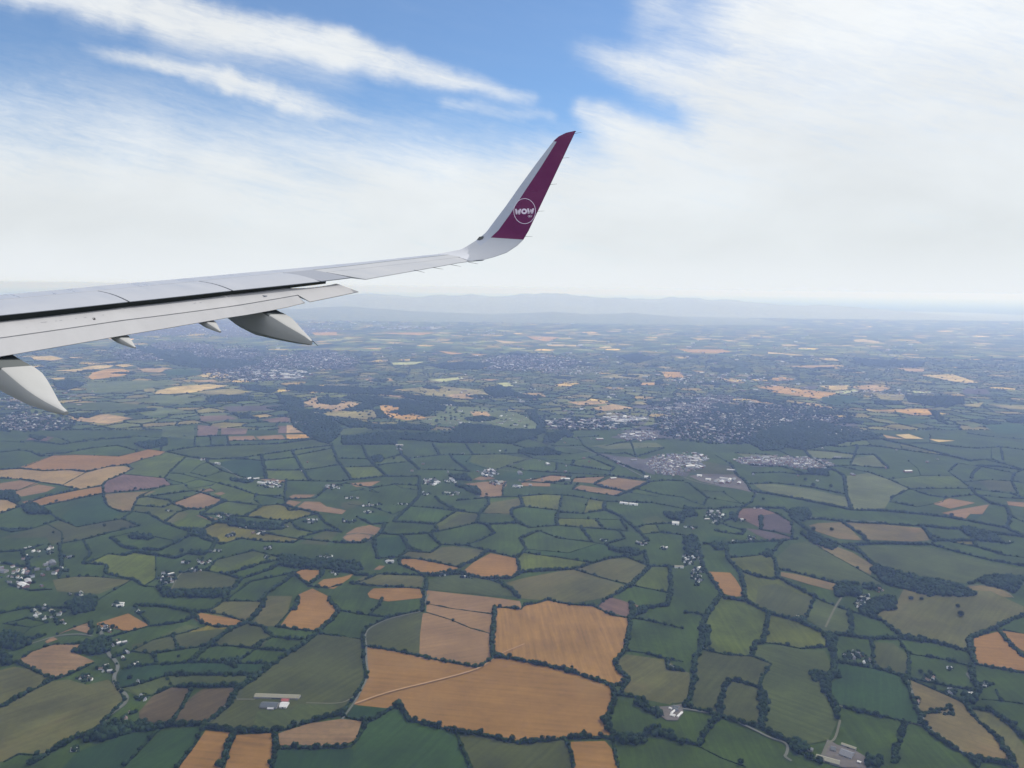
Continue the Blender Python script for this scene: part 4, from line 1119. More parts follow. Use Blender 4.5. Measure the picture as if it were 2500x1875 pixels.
for k, L in LINES:
    pts = [G(u, v) for u, v in L]; mx = sum(p[0] for p in pts)/len(pts); my = sum(p[1] for p in pts)/len(pts); dist = math.hypot(mx, my)
    ln = sum(math.dist(a, b) for a, b in zip(pts, pts[1:])); u, v = P(mx, my)
    vis = 1 if (-30 < u < 2530 and v < 1890) else 0.05
    step, r, h, wob = {'t': (2.6, 2.2, 2.4, .4), 'h': (3.0, 3.2, 4.3, .9), 'w': (3.4, 3.7, 5.6, 2.0)}[k]
    gap = 0.0
    c, nrm = along(pts, step); keep = rng.random(len(c)) > gap*(1 if k == 'h' else .6)
    c, nrm = c[keep], nrm[keep]
    if not len(c): c = np.array([pts[0]]); nrm = np.array([[1., 0]])
    c = c+nrm*rng.normal(0, wob, (len(c), 1)); sm_ = np.interp(np.arange(len(c)), np.arange(0, len(c)+9, 8), rng.uniform(.62, 1.3, len(np.arange(0, len(c)+9, 8)))); R = r*sm_*rng.uniform(.8, 1.25, len(c)); H = h*sm_**1.5*rng.uniform(.7, 1.4, len(c))
    dens = {'t': .02, 'h': .17, 'w': .5}[k]*rng.uniform(.5, 1.4)
    tm = rng.random(len(c)) < dens; tcn = c[tm]+rng.normal(0, 1.5, (tm.sum(), 2)); TRr = rng.uniform(3.6, 6.6, len(tcn))*(1.12 if k == 'w' else 1)
    hinfo.append(dict(k=k, c=c, R=R, H=H, tc=tcn, TR=TRr, m=(mx, my), size=vis*ln/dist, dist=dist, pts=pts, ln=ln))
    for i, (q, rr) in enumerate(zip(tcn, TRr)):
        uu, vv = P(*q)
        if 4 < uu < 2496 and vv < 1868: treespots.append((rr/math.hypot(*q), len(hinfo)-1, i))
LONE = [('C', 515, 455, 7), ('C', 790, 330, 9), ('C', 955, 375, 9), ('C', 960, 655, 8), ('C', 840, 370, 11), ('C', 840, 655, 9), ('F', 1475, 12, 7.5), ('F', 1545, 14, 6), ('F', 1780, 62, 6.5), ('F', 1800, 118, 9),
        ('F', 1090, 182, 6), ('A', 675, 625, 6), ('A', 1175, 790, 8), ('A', 345, 668, 5), ('D', 1155, 385, 4.5), ('D', 840, 525, 6), ('B', 1060, 140, 8), ('B', 915, 112, 8), ('A', 365, 465, 7), ('C', 1170, 715, 9), ('C', 1740, 560, 9),
        ('F', 1520, 670, 7), ('A', 1865, 522, 4), ('B', 335, 190, 7), ('E', 1487, 452, 4), ('A', 875, 383, 7), ('F', 1600, 500, 6), ('F', 1540, 490, 6), ('B', 935, 422, 6)]
treespots.sort(reverse=True)
NT_ = 300-len(LONE); single = set((a[1], a[2]) for a in treespots[:NT_])
# landmarks in words
CLUST = [  # sheet, x, y, rx, ry, count, kind, where
 ('D', 680, 205, 50, 26, 12, 'w', 'in front of the tan field'), ('D', 755, 290, 55, 22, 8, 'w', 'above the bend of the lane'), ('D', 618, 338, 48, 26, 9, 'w', 'in the trees left of the lane'),
 ('D', 300, 95, 110, 45, 20, 'm', 'in rows at the upper left of the lane hamlet'), ('D', 390, 165, 30, 12, 5, 'w', 'on a lane left of a tan strip'), ('D', 760, 45, 26, 16, 3, 's', 'behind the tan field'), ('D', 895, 95, 25, 8, 3, 'w', 'at the corner of a green field'),
 ('D', 885, 432, 25, 8, 3, 'w', 'right of the lane bend'), ('D', 800, 398, 22, 6, 2, 'w', 'just above the lane bend'), ('D', 690, 460, 60, 26, 8, 'm', 'left of the lane bend'), ('D', 545, 525, 40, 26, 10, 'm', 'below the tan field in the lane crook'), ('D', 890, 560, 28, 10, 3, 'w', 'beside the green strip field'),
 ('D', 905, 655, 42, 14, 6, 'w', 'where the lane runs straight'), ('D', 860, 735, 25, 12, 2, 'w', 'right of the brown field'), ('D', 812, 780, 20, 14, 2, 'w', 'by the lower end of the lane'), ('D', 490, 985, 28, 22, 4, 'w', 'at the lower left among trees'), ('D', 810, 352, 20, 6, 2, 'w', 'under a thin hedge'),
 ('A', 1678, 668, 42, 15, 11, 'w', 'in the village centre'), ('A', 1500, 682, 34, 20, 5, 'm', 'left of the village centre'), ('A', 1450, 565, 60, 22, 10, 'w', 'beside the tan sliver'), ('A', 1600, 625, 60, 12, 6, 'm', 'in the village wood'), ('A', 1832, 630, 26, 12, 6, 'w', 'right of the village centre'),
 ('A', 1735, 765, 26, 10, 5, 'w', 'below the village'), ('A', 1400, 786, 40, 9, 5, 'w', 'by a long hedge'), ('A', 1728, 826, 22, 8, 3, 'w', 'in a garden of round shrubs'), ('A', 1205, 856, 24, 8, 3, 'w', 'left of the roadside row'), ('A', 1315, 850, 55, 18, 9, 'm', 'on the road to the estate'),
 ('A', 1080, 962, 50, 38, 34, 'm', 'in the compact estate'), ('A', 1262, 908, 45, 12, 6, 'w', 'above the brown green field'), ('A', 2010, 590, 48, 14, 12, 'm', 'right of the round green field'), ('A', 2110, 832, 52, 22, 10, 'w', 'among trees above the tan triangle'), ('A', 2160, 925, 30, 12, 4, 'w', 'beside the tan triangle'),
 ('A', 1090, 525, 22, 6, 3, 'w', 'under the square tan field'), ('A', 1320, 193, 28, 6, 5, 'w', 'at the upper bend of the lane'), ('A', 1400, 222, 35, 7, 4, 'w', 'above the dark round field'), ('A', 1610, 320, 60, 6, 8, 's', 'below the dark round field'), ('A', 1755, 352, 80, 20, 32, 'm', 'in the crossroads village'),
 ('A', 2150, 370, 60, 14, 16, 'm', 'in the village at the grid fields'), ('A', 320, 775, 20, 28, 8, 'w', 'in a loose row at the left'), ('A', 450, 826, 35, 10, 4, 'w', 'left of the long pasture'), ('A', 120, 960, 90, 60, 12, 'w', 'scattered at the left edge'), ('A', 490, 1064, 90, 10, 5, 'w', 'under the olive gold field'), ('A', 420, 900, 60, 16, 4, 'w', 'above the olive gold field'),
 ('A', 200, 800, 60, 50, 7, 'w', 'scattered left of the loose row'), ('B', 575, 335, 55, 22, 24, 'm', 'in the estate left of the church hamlet'), ('B', 955, 278, 55, 24, 30, 'm', 'at the crossroads behind the pink tan field'), ('B', 990, 345, 40, 14, 12, 'm', 'beside the pink tan field'),
 ('B', 705, 332, 55, 14, 12, 'w', 'in the wood left of the pink tan field'), ('B', 540, 412, 30, 10, 5, 'w', 'on the hedge crossing'), ('B', 705, 412, 50, 14, 9, 'm', 'left of the pink tan field'), ('B', 55, 440, 50, 8, 6, 'w', 'between small fields'), ('B', 190, 485, 60, 12, 8, 'w', 'on the hamlet road'), ('B', 390, 482, 50, 6, 4, 'w', 'above the wide green field'),
 ('B', 175, 532, 30, 10, 5, 'w', 'above the deep green field'), ('B', 42, 590, 45, 12, 9, 'm', 'left of the deep green field'), ('B', 305, 852, 24, 12, 5, 'w', 'at the white manor'), ('B', 635, 938, 38, 6, 6, 'w', 'between the two tan fields'), ('B', 810, 956, 40, 6, 4, 'm', 'under the tan kite field'), ('B', 1135, 366, 38, 9, 6, 'w', 'right of the village'),
 ('B', 1940, 735, 38, 14, 12, 'm', 'in the round hedged close'), ('B', 1690, 713, 20, 6, 3, 'w', 'at the hedge corner'), ('B', 2080, 768, 20, 8, 4, 'w', 'left of the road copse'), ('B', 1865, 782, 26, 7, 3, 'w', 'below the round close'),
 ('C', 200, 560, 60, 46, 30, 'm', 'in the village left of the mauve field'), ('C', 430, 703, 30, 10, 5, 'w', 'at the end of the mauve strip'), ('C', 345, 725, 22, 4, 2, 's', 'beyond the mauve strip'), ('C', 380, 590, 24, 7, 3, 'w', 'in the mauve field'), ('C', 40, 635, 40, 14, 8, 'm', 'left below the village'), ('C', 30, 840, 36, 40, 26, 'm', 'in the roadside estate'),
 ('C', 85, 950, 34, 60, 24, 'm', 'along the road under the estate'), ('C', 1275, 1045, 22, 12, 4, 'w', 'in the river wood'), ('C', 1170, 1080, 40, 8, 5, 'm', 'at the wood edge'), ('C', 2120, 735, 30, 8, 5, 'w', 'far right on the river road'), ('C', 480, 510, 35, 3, 3, 'w', 'at the top of the mauve field'),
 ('F', 745, 138, 42, 16, 9, 'w', 'on the diagonal hedge'), ('F', 1165, 40, 45, 40, 26, 'm', 'by the copse'), ('F', 1105, 372, 70, 26, 24, 'm', 'in the close above the rich green field'), ('F', 1190, 415, 36, 16, 9, 'm', 'at the right end of the close'), ('F', 1595, 528, 45, 22, 10, 'm', 'above the forked lanes'), ('F', 1738, 465, 30, 12, 4, 'w', 'in the hedged yard'),
 ('F', 1958, 566, 48, 20, 12, 'm', 'beside the right lane'), ('F', 1865, 622, 50, 20, 9, 'm', 'among trees at the right lane'), ('F', 1740, 610, 30, 18, 6, 'm', 'below the forked hedge'), ('F', 1605, 733, 8, 4, 1, 'w', 'in the small enclosure'), ('F', 1520, 685, 12, 14, 3, 'w', 'on the fork lane'), ('E', 2148, 448, 22, 9, 4, 'w', 'in the square garden')]
for c_ in CLUST:
    g_ = G(*rd(c_[0], '%s,%s' % (c_[1], c_[2]))[0]); LAND.append((g_[0], g_[1], 'the houses '+c_[7]))
LA = np.array([(a[0], a[1]) for a in LAND])
def place(x, y, avoid=()):
    d = np.hypot(LA[:, 0]-x, (LA[:, 1]-y)); 
    for j in d.argsort():
        if LAND[j][2] not in avoid: break
    ux, vy = P(x, y); lx, ly = P(LA[j, 0], LA[j, 1]); du, dv = ux-lx, (vy-ly)*2.2
    rel = ('right of' if du > 0 else 'left of') if abs(du) > abs(dv) else ('in front of' if dv > 0 else 'beyond')
    return rel+' '+LAND[j][2].replace('the houses ', 'the houses '), j
def short(s): return ' '.join(s.split()[:16])
used = {}
def uniq(base):
    n = used.get(base, 0); used[base] = n+1
    return base, n
order = sorted(range(len(hinfo)), key=lambda i: -hinfo[i]['size'])
near_set = set(order[:300])
fv_, ff_, off = [], [], 0
seen = {}
for i in order:
    h = hinfo[i]; lod = 1
    keep = [j for j in range(len(h['tc'])) if (i, j) not in single]
    C_ = np.vstack([h['c'], h['tc'][keep]]) if keep else h['c']
    R_ = np.r_[h['R'], h['TR'][keep]]; H_ = np.r_[h['H'], h['TR'][keep]*1.9]
    if i in near_set:
        V_, F_ = blobs(C_-np.array(h['m']), R_, H_, lod, .2)
        o = mobj('hedgerow', V_, F_, M_HEDGE); o.location = (h['m'][0], h['m'][1], 0)
        pl, _ = place(*h['m']); a, b = P(*h['pts'][0]), P(*h['pts'][-1])
        du, dv = b[0]-a[0], b[1]-a[1]
        dirn = 'level' if abs(dv) < .2*abs(du) else ('steep' if abs(dv) > 1.2*abs(du) else ('falling' if du*dv > 0 else 'rising'))
        ad = {'t': 'thin low', 'h': 'leafy', 'w': 'thick wooded'}[h['k']]
        lab = '%s %s hedgerow %s' % (ad, dirn, pl); seen.setdefault(lab, []).append(o); h['lab'] = lab
    else:
        V_, F_ = blobs(C_, R_, H_, 1, .2); fv_.append(V_); ff_.append(F_+off); off += len(V_)
for lab, os_ in seen.items():
    os_.sort(key=lambda o: P(o.location.x, o.location.y)[1], reverse=True)
    for n, o in enumerate(os_):
        pre = '' if len(os_) == 1 else (['nearest ', 'second nearest ', 'third nearest ', 'fourth nearest ', 'fifth nearest ', 'sixth nearest ', 'farthest '][min(n, 6)])
        tag(o, short(pre+lab), 'hedgerow', 'hedgerows between the fields')
def inside(poly, q):
    x, y = q[:, 0], q[:, 1]; r = np.zeros(len(q), bool); n = len(poly); j = n-1
    for i in range(n):
        xi, yi = poly[i]; xj, yj = poly[j]; c = ((yi > y) != (yj > y)) & (x < (xj-xi)*(y-yi)/((yj-yi) or 1e-9)+xi); r ^= c; j = i
    return r
# hedges of the middle distance
C_, = [np.vstack([along(e_, 15)[0] for e_ in midedges if math.dist(*e_) > 20])]
for it in [q for t_ in FAR.items() for q in [(t_[0], s_.split('|')[1]) for s_ in t_[1].split(';')]]:
    pl_ = gpts(*it); C_ = C_[~inside(pl_, C_)]
C_ = C_+rng.normal(0, 2.5, C_.shape); R_ = rng.uniform(3.4, 9, len(C_)); V_, F_ = blobs(C_, R_, R_*rng.uniform(.9, 1.5, len(C_)), 0, .18)
fv_.append(V_); ff_.append(F_+off); off += len(V_)
tag(mobj('distant_hedgerows', np.vstack(fv_), np.vstack(ff_), M_HEDGE), 'fine dark mesh of distant hedges between far fields', 'hedges', kind='stuff')
# woods
def wood_mesh(poly, step, rr):
    a = np.array(poly); lo, hi = a.min(0), a.max(0); gx, gy = np.meshgrid(np.arange(lo[0], hi[0]+step, step), np.arange(lo[1], hi[1]+step, step))
    q = np.stack([gx.ravel(), gy.ravel()], 1)+rng.uniform(-.5, .5, (gx.size, 2))*step; q = q[inside(poly, q)]
    if len(q) == 0: return None
    R_ = rr*rng.uniform(.6, 1.35, len(q)); return blobs(q, R_, rng.uniform(9, 19, len(q)), 1 if step < 13 else 0, .18)
fv2, ff2, off2 = [], [], 0
for sh, txt in WOODS.items():
    for s in txt.split(';'):
        pts = gpts(sh, s); d = math.hypot(*pts[0]); area = abs(sum(a[0]*b[1]-b[0]*a[1] for a, b in zip(pts, pts[1:]+pts[:1])))/2
        step = 9 if sh in 'DEF' else (11 if sh in 'ABC' else max(17, min(45, math.sqrt(area/1400))))
        r_ = wood_mesh(pts, step, step*.72)
        if r_ is None: continue
        if sh in 'ABCDEF':
            cx = sum(p[0] for p in pts)/len(pts); cy = sum(p[1] for p in pts)/len(pts); pl, _ = place(cx, cy)
            V_ = r_[0]-np.array([cx, cy, 0]); o = mobj('woodland', V_, r_[1], M_WOOD); o.location = (cx, cy, 0)
            tag(o, short('dark dense wood of broadleaf trees '+pl), 'wood', kind='stuff')
        else: fv2.append(r_[0]); ff2.append(r_[1]+off2); off2 += len(r_[0])
for poly in woodcells:
    r_ = wood_mesh(poly, 22, 16)
    if r_: fv2.append(r_[0]); ff2.append(r_[1]+off2); off2 += len(r_[0])
# loose park trees in the walled demesne and belts along far roads
dem = gpts('H', "90,735 350,735 700,690 900,740 1150,770 1400,810 1500,870 1490,925 1200,870 760,870 250,840")
a = np.array(dem); q = np.stack([rng.uniform(a[:, 0].min(), a[:, 0].max(), 500), rng.uniform(a[:, 1].min(), a[:, 1].max(), 500)], 1); q = q[inside(dem, q)][:150]
r_ = blobs(q, rng.uniform(6, 12, len(q)), rng.uniform(10, 17, len(q)), 1); fv2.append(r_[0]); ff2.append(r_[1]+off2); off2 += len(r_[0])
tag(mobj('distant_woodland', np.vstack(fv2), np.vstack(ff2), M_WOOD), 'blue dark woods and tree belts of the middle distance', 'woods', kind='stuff')
# single trees
def crown_mesh(seed, name):
    r0 = np.random.default_rng(seed); bv, bf = ICO[1]; Vs, Fs, o_ = [], [], 0
    for i in range(11):
        th = r0.uniform(0, 6.28); rr = r0.uniform(.15, .62) if i else 0; z = r0.uniform(.55, 1.45) if i else 1.0
        s = r0.uniform(.30, .5)
        v = bv*(1+r0.normal(0, .16, (len(bv), 1)))*s*np.array([1, 1, .85])+np.array([rr*math.cos(th), rr*math.sin(th), z]); Vs.append(v); Fs.append(bf+o_); o_ += len(v)
    n = 420; th = r0.uniform(0, 6.28, n); ph = np.arccos(r0.uniform(-.8, 1, n)); rad = r0.uniform(.72, 1.12, n)
    c = np.stack([np.cos(th)*np.sin(ph)*rad*.95, np.sin(th)*np.sin(ph)*rad*.95, 1.0+np.cos(ph)*rad*.72], 1)
    tri = c[:, None]+r0.normal(0, .09, (n, 3, 3)); Vs.append(tri.reshape(-1, 3)); Fs.append(np.arange(n*3).reshape(-1, 3)+o_)
    return mesh_np(name, np.vstack(Vs), np.vstack(Fs), M_CROWN)
CROWNS = [crown_mesh(i, 'crown') for i in range(6)]
def trunk_mesh():
    V_, F_ = [], []
    rings = [(0, .075), (.25, .055), (.6, .045), (.95, .02)]
    for z, r in rings:
        for k in range(7): V_.append((r*math.cos(k*.8976), r*math.sin(k*.8976), z))
    for i in range(3):
        for k in range(7): F_.append([i*7+k, i*7+(k+1) % 7, i*7+7+(k+1) % 7, i*7+7+k])
    for a_ in (0.4, 2.5, 4.4):          # limbs
        b = len(V_); d = Vector((math.cos(a_)*.4, math.sin(a_)*.4, .45)); base = Vector((0, 0, .45)); 
        for k in range(4): V_.append(tuple(base+Vector((0, 0, .03)) @ Matrix.Identity(3)+Vector((math.cos(k*1.57)*.022, math.sin(k*1.57)*.022, 0))))
        V_.append(tuple(base+d))
        for k in range(4): F_.append([b+k, b+(k+1) % 4, b+4])
    return mesh_np('trunk', V_, F_, M_BARK)
TRUNK = trunk_mesh()
def tree(x, y, r, label, group):
    t = empty('tree', (x, y, 0), rng.uniform(0, 6.28)); s = r*1.06; t.scale = (s, s, s*rng.uniform(.85, 1.15))
    link(bpy.data.objects.new('trunk', TRUNK), t); c = link(bpy.data.objects.new('crown', CROWNS[rng.integers(6)]), t)
    tag(t, label, 'tree', group)
for (_, i, j) in treespots[:NT_]:
    h = hinfo[i]; x, y = h['tc'][j]; pl, _ = place(x, y); r = float(h['TR'][j])
    sz = 'small' if r < 4.6 else ('tall' if r > 6 else 'round')
    tree(float(x), float(y), r, short('%s dark hedgerow tree %s' % (sz, pl)), 'hedge trees '+pl)
for sh, x, y, r in LONE:
    gx, gy = G(*rd(sh, '%s,%s' % (x, y))[0]); pl, _ = place(gx, gy)
    tree(gx, gy, r, short('lone spreading tree standing in open grass '+pl), 'lone trees in open fields')
# garden trees and shrubs round the houses of each hamlet
C2 = []
for sh, x, y, rx, ry, n, k, where in CLUST:
    for i in range(int(n*1.6)+3):
        a = rng.uniform(0, 6.28); r = rng.uniform(.2, 1.25); C2.append(G(*rd(sh, '%f,%f' % (x+rx*r*math.cos(a), y+ry*r*math.sin(a)))[0]))
R2 = rng.uniform(2.2, 6.2, len(C2)); V_, F_ = blobs(np.array(C2), R2, R2*rng.uniform(1.2, 1.9, len(C2)), 1, .2)
tag(mobj('garden_trees', V_, F_, M_WOOD), 'dark garden trees and shrubs scattered between the hamlet houses', 'garden trees', kind='stuff')
C2 = []
for u0, v0, ru, rv, n in ((1780, 1040, 190, 45, 1800), (1900, 1020, 190, 36, 1200), (450, 860, 210, 26, 900), (620, 905, 130, 28, 900), (760, 880, 140, 26, 700), (1290, 885, 140, 24, 800), (60, 1030, 140, 26, 400), (1440, 1035, 120, 14, 200), (1250, 960, 600, 70, 700), (2050, 930, 500, 90, 900), (1980, 1060, 150, 20, 300)):
    for i in range(n):
        a = rng.uniform(0, 6.28); r = rng.uniform(0, 1)**.6; C2.append(G(u0+ru*r*math.cos(a), v0+rv*r*math.sin(a)))
R2 = rng.uniform(6, 15, len(C2)); V_, F_ = blobs(np.array(C2), R2, R2*rng.uniform(.9, 1.4, len(C2)), 0, .2)
tag(mobj('town_trees', V_, F_, M_WOOD), 'dark tree masses among the roofs of the distant towns', 'town trees', kind='stuff')
# lanes
for sh, txt in LANES.items():
    for ln in txt.split(';'):
        k, w_, s = ln.split(' ', 2); pts = np.array(gpts(sh, s)); w_ = float(w_)/2
        # smooth
        for _ in range(2):
            q = [pts[0]]
            for a, b in zip(pts, pts[1:]): q += [a*.75+b*.25, a*.25+b*.75]
            q.append(pts[-1]); pts = np.array(q)
        t = np.gradient(pts, axis=0); t /= np.maximum(np.hypot(*t.T), 1e-6)[:, None]; n_ = np.stack([-t[:, 1], t[:, 0]], 1)
        Lf, Rt = pts+n_*w_, pts-n_*w_; z = 3.4 if sh in 'HI' else 2.4
        V_ = [(p[0], p[1], z) for p in Lf]+[(p[0], p[1], z) for p in Rt]; m_ = len(pts); F_ = [[i, i+m_, i+m_+1, i+1] for i in range(m_-1)]
        tag(mobj('road' if k == 'lane' else 'path', V_, F_, M_ROAD if k == 'lane' else (M_STUB if k == 'stub' else M_TRACK)), short(('narrow grey country lane ' if k == 'lane' else 'pale gravel track ')+place(float(pts[m_//2, 0]), float(pts[m_//2, 1]))[0]), kind='structure')
# ------------------------------------------------------------------ houses
def gable(Lx, Ly, wh, rh, ov=.35):
    a, b = Lx/2, Ly/2
    WV = [(-a, -b, 0), (a, -b, 0), (a, b, 0), (-a, b, 0), (-a, -b, wh), (a, -b, wh), (a, b, wh), (-a, b, wh), (-a, 0, wh+rh), (a, 0, wh+rh)]
    WF_ = [[0, 1, 5, 4], [2, 3, 7, 6], [1, 2, 6, 9, 5], [3, 0, 4, 8, 7]]
    A, B, e = a+ov, b+ov, .12; dz = rh*ov/b
    RV = [(-A, -B, wh-dz+e), (A, -B, wh-dz+e), (A, 0, wh+rh+e), (-A, 0, wh+rh+e), (-A, B, wh-dz+e), (A, B, wh-dz+e), (-A, -B, wh-dz+e+.2), (A, -B, wh-dz+e+.2), (A, 0, wh+rh+e+.2), (-A, 0, wh+rh+e+.2), (-A, B, wh-dz+e+.2), (A, B, wh-dz+e+.2)]
    RF = [[0, 3, 2, 1], [3, 4, 5, 2], [6, 7, 8, 9], [9, 8, 11, 10], [0, 1, 7, 6], [4, 10, 11, 5], [0, 6, 9, 3], [3, 9, 10, 4], [1, 2, 8, 7], [2, 5, 11, 8]]
    return WV, WF_, RV, RF
def boxm(x0, x1, y0, y1, z0, z1):
    return [(x0, y0, z0), (x1, y0, z0), (x1, y1, z0), (x0, y1, z0), (x0, y0, z1), (x1, y0, z1), (x1, y1, z1), (x0, y1, z1)], [[0, 3, 2, 1], [4, 5, 6, 7], [0, 1, 5, 4], [1, 2, 6, 5], [2, 3, 7, 6], [3, 0, 4, 7]]
PROTO = {}
def proto(kind, wc, rc):
    k = (kind, wc, rc)
    if k not in PROTO:
        Lx, Ly, wh, rh = {'house': (13, 8, 5.2, 3), 'cottage': (11, 6.5, 3, 2.6), 'shed': (26, 12, 4.5, 2.2)}[kind]
        WV, WF_, RV, RF = gable(Lx, Ly, wh, rh); w = mesh_np('wall', WV, WF_, WALLC[wc]); r = mesh_np('roof', RV, RF, ROOFC[rc])
        extra = []
        if kind != 'shed':
            cvv, cff = boxm(Lx/2-1.4, Lx/2-.4, -.5, .5, wh+rh-.6, wh+rh+1.2); extra.append(('chimney', mesh_np('chimney', cvv, cff, WALLC['grey'])))
        wv, wf = [], []
        for sy in (-1, 1):
            for x in np.linspace(-Lx/2+1.8, Lx/2-1.8, 4 if kind != 'shed' else 3):
                q = [(x-.6, sy*(Ly/2+.04), 1.0), (x+.6, sy*(Ly/2+.04), 1.0), (x+.6, sy*(Ly/2+.04), 2.2), (x-.6, sy*(Ly/2+.04), 2.2)]
                b = len(wv); wv += q if sy < 0 else q[::-1]; wf.append([b, b+1, b+2, b+3])
        extra.append(('window', mesh_np('window', wv, wf, M_WINDOW)))
        PROTO[k] = (w, r, extra)
    return PROTO[k]
def house(x, y, rz, kind, wc, rc, label, cat, group, sc_=1.0):
    t = empty({'house': 'house', 'cottage': 'cottage', 'shed': 'shed'}[kind], (x, y, 0), rz); t.scale = (sc_, sc_, sc_)
    w, r, ex = proto(kind, wc, rc); link(bpy.data.objects.new('wall', w), t); ro = link(bpy.data.objects.new('roof', r), t)
    for n, m_ in ex: link(bpy.data.objects.new(n, m_), ro if n == 'chimney' else t)
    tag(t, label, cat, group); return t
spots = []
for sh, x, y, rx, ry, n, k, where in CLUST:
    base = rng.uniform(0, 3.14)
    for i in range(n):
        a = rng.uniform(0, 6.28); r = math.sqrt(rng.uniform(0, 1)); u, v = rd(sh, '%f,%f' % (x+rx*r*math.cos(a), y+ry*r*math.sin(a)))[0]
        gx, gy = G(u, v)
        if any((gx-s[1])**2+(gy-s[2])**2 < 14**2 for s in spots): continue
        kind = 'shed' if (k == 's' or rng.random() < (.15 if k == 'm' else .07)) else ('cottage' if rng.random() < .45 else 'house')
        wc = rng.choice(['white', 'grey', 'brick'], p=[.68, .2, .12]); rc = rng.choice(['grey', 'brown', 'pale', 'white'], p=[.46, .20, .24, .10])
        if kind == 'shed': rc = rng.choice(['white', 'pale', 'moss', 'dark'], p=[.4, .3, .15, .15])
        spots.append((math.hypot(gx, gy), gx, gy, base+rng.choice([0, 1.5708])+rng.normal(0, .2), kind, str(wc), str(rc), where, u, v))
spots.sort(key=lambda s: s[0]+(0 if (0 < s[8] < 2500 and s[9] < 1873) else 1e6))
bulk = []
for n, s in enumerate(spots):
    if n < 285 and s[0] < 1e5:
        house(s[1], s[2], s[3], s[4], s[5], s[6], short('%s %s with %s roof %s' % (s[5], s[4], s[6], s[7])), s[4], 'buildings '+s[7], .8 if s[4] == 'shed' else .92)
    else: bulk.append((s[1], s[2], s[3], s[4], s[5], s[6], 1.2))
# built-up ground under the towns
tV, tF = [], []
for u, v, ru, rv in ((1770, 1040, 185, 42), (1900, 1022, 160, 30), (1700, 988, 120, 20), (1640, 1135, 62, 24), (1900, 1126, 100, 11), (1440, 1035, 110, 12), (450, 860, 180, 20), (620, 905, 110, 22), (760, 880, 120, 20), (560, 803, 240, 20), (1290, 887, 110, 16), (60, 1032, 110, 18), (1560, 1065, 50, 10)):
    b = len(tV); ph = rng.uniform(0, 6.28, 4)
    for i in range(28):
        a = i/28*6.2832; k = 1+.22*math.sin(3*a+ph[0])+.16*math.sin(5*a+ph[1])+.1*math.sin(9*a+ph[2]); g = G(u+ru*k*math.cos(-a), v+rv*k*math.sin(-a)); tV.append((g[0], g[1], .33+.01*(len(tF))))
    tF.append(list(range(b, b+28)))
tag(mobj('town_ground', tV, tF, MATS['V']), 'grey built up ground under the distant towns', kind='structure')
# towns far off
def town(u, v, ru, rv, n, sheds=.06, big=1.0, rows=False, ang=None):
    base = rng.uniform(0, 3.14) if ang is None else ang
    for i in range(n):
        a = rng.uniform(0, 6.28); r = rng.uniform(0, 1)**.6; x, y = G(u+ru*r*math.cos(a), v+rv*r*math.sin(a))
        if rows: # snap to street rows
            c, s = math.cos(base), math.sin(base); p = x*c+y*s; q = -x*s+y*c; q = round(q/34)*34; x = p*c-q*s; y = p*s+q*c
        k = 'shed' if rng.random() < sheds else 'house'
        wc = rng.choice(['white', 'grey', 'brick'], p=[.16, .50, .34]); rc = rng.choice(['grey', 'brown', 'pale', 'white'], p=[.56, .28, .12, .04]) if k == 'house' else rng.choice(['white', 'pale', 'grey'], p=[.12, .38, .5])
        bulk.append((x, y, base+rng.choice([0, 1.5708])+rng.normal(0, .05 if rows else .25), k, str(wc), str(rc), (.5+.5*big)*rng.uniform(.8, 1.2)*(1.5 if k == 'shed' else 1)))
for a in [(1770, 1040, 170, 40, 900), (1900, 1020, 150, 30, 500), (1720, 985, 130, 22, 420), (1640, 1000, 60, 22, 200), (1990, 1060, 120, 16, 260, .15), (1690, 1118, 36, 14, 60, .3)]: town(*a)
town(1640, 1135, 62, 26, 420, .02, 1.0, True, .35); town(1900, 1126, 105, 12, 420, .01, 1, True, .2); town(1980, 1135, 60, 10, 180, .01, 1, True, .2); town(1560, 1065, 50, 12, 160, .1, 1, True, .5)
town(1440, 1035, 110, 14, 120, .35, 1.4); town(1530, 1025, 60, 8, 60, .6, 1.8); town(1180, 1030, 200, 15, 70, .1)
town(450, 860, 190, 22, 700, .08, 1.3); town(620, 905, 110, 25, 600, .12, 1.3); town(760, 880, 120, 22, 600, .1, 1.4); town(330, 815, 200, 20, 300, .12, 1.6); town(560, 800, 260, 26, 600, .15, 1.9); town(690, 915, 70, 12, 90, .8, 2.2)
town(1290, 885, 120, 20, 600, .08, 1.5); town(1400, 905, 90, 10, 200, .1, 1.5); town(1010, 801, 80, 5, 110, .6, 3.0); town(860, 790, 160, 16, 200, .2, 2.2); town(1180, 812, 60, 8, 80, .1, 2.2)
town(60, 1030, 120, 22, 260, .06); town(30, 985, 80, 14, 120, .06); town(740, 1020, 45, 18, 120, .05, 1); town(2170, 960, 120, 10, 120, .1, 1.2); town(1750, 925, 200, 14, 150, .2, 1.5)
town(1280, 960, 500, 60, 140, .25, 1.3); town(2100, 900, 400, 80, 110, .3, 1.5); town(1500, 850, 900, 40, 240, .4, 2.4); town(1100, 780, 500, 15, 240, .5, 3.2); town(110, 960, 150, 40, 60, .2, 1.2); town(1500, 1130, 900, 60, 60, .2, 1.1)
town(1700, 1140, 20, 6, 14, .5, 1.3); town(1770, 1175, 25, 6, 14, .5, 1.2); town(60, 1400, 90, 40, 26, .1, 1.0)
mi_keys = list(WALLC)+['R'+k for k in ROOFC]; bmats = list(WALLC.values())+list(ROOFC.values())
TPL = {k: gable(*{'house': (13, 8, 5.2, 3), 'cottage': (11, 6.5, 3, 2.6), 'shed': (26, 12, 4.5, 2.2)}[k]) for k in ('house', 'cottage', 'shed')}
BV, BF, BM = [], [], []
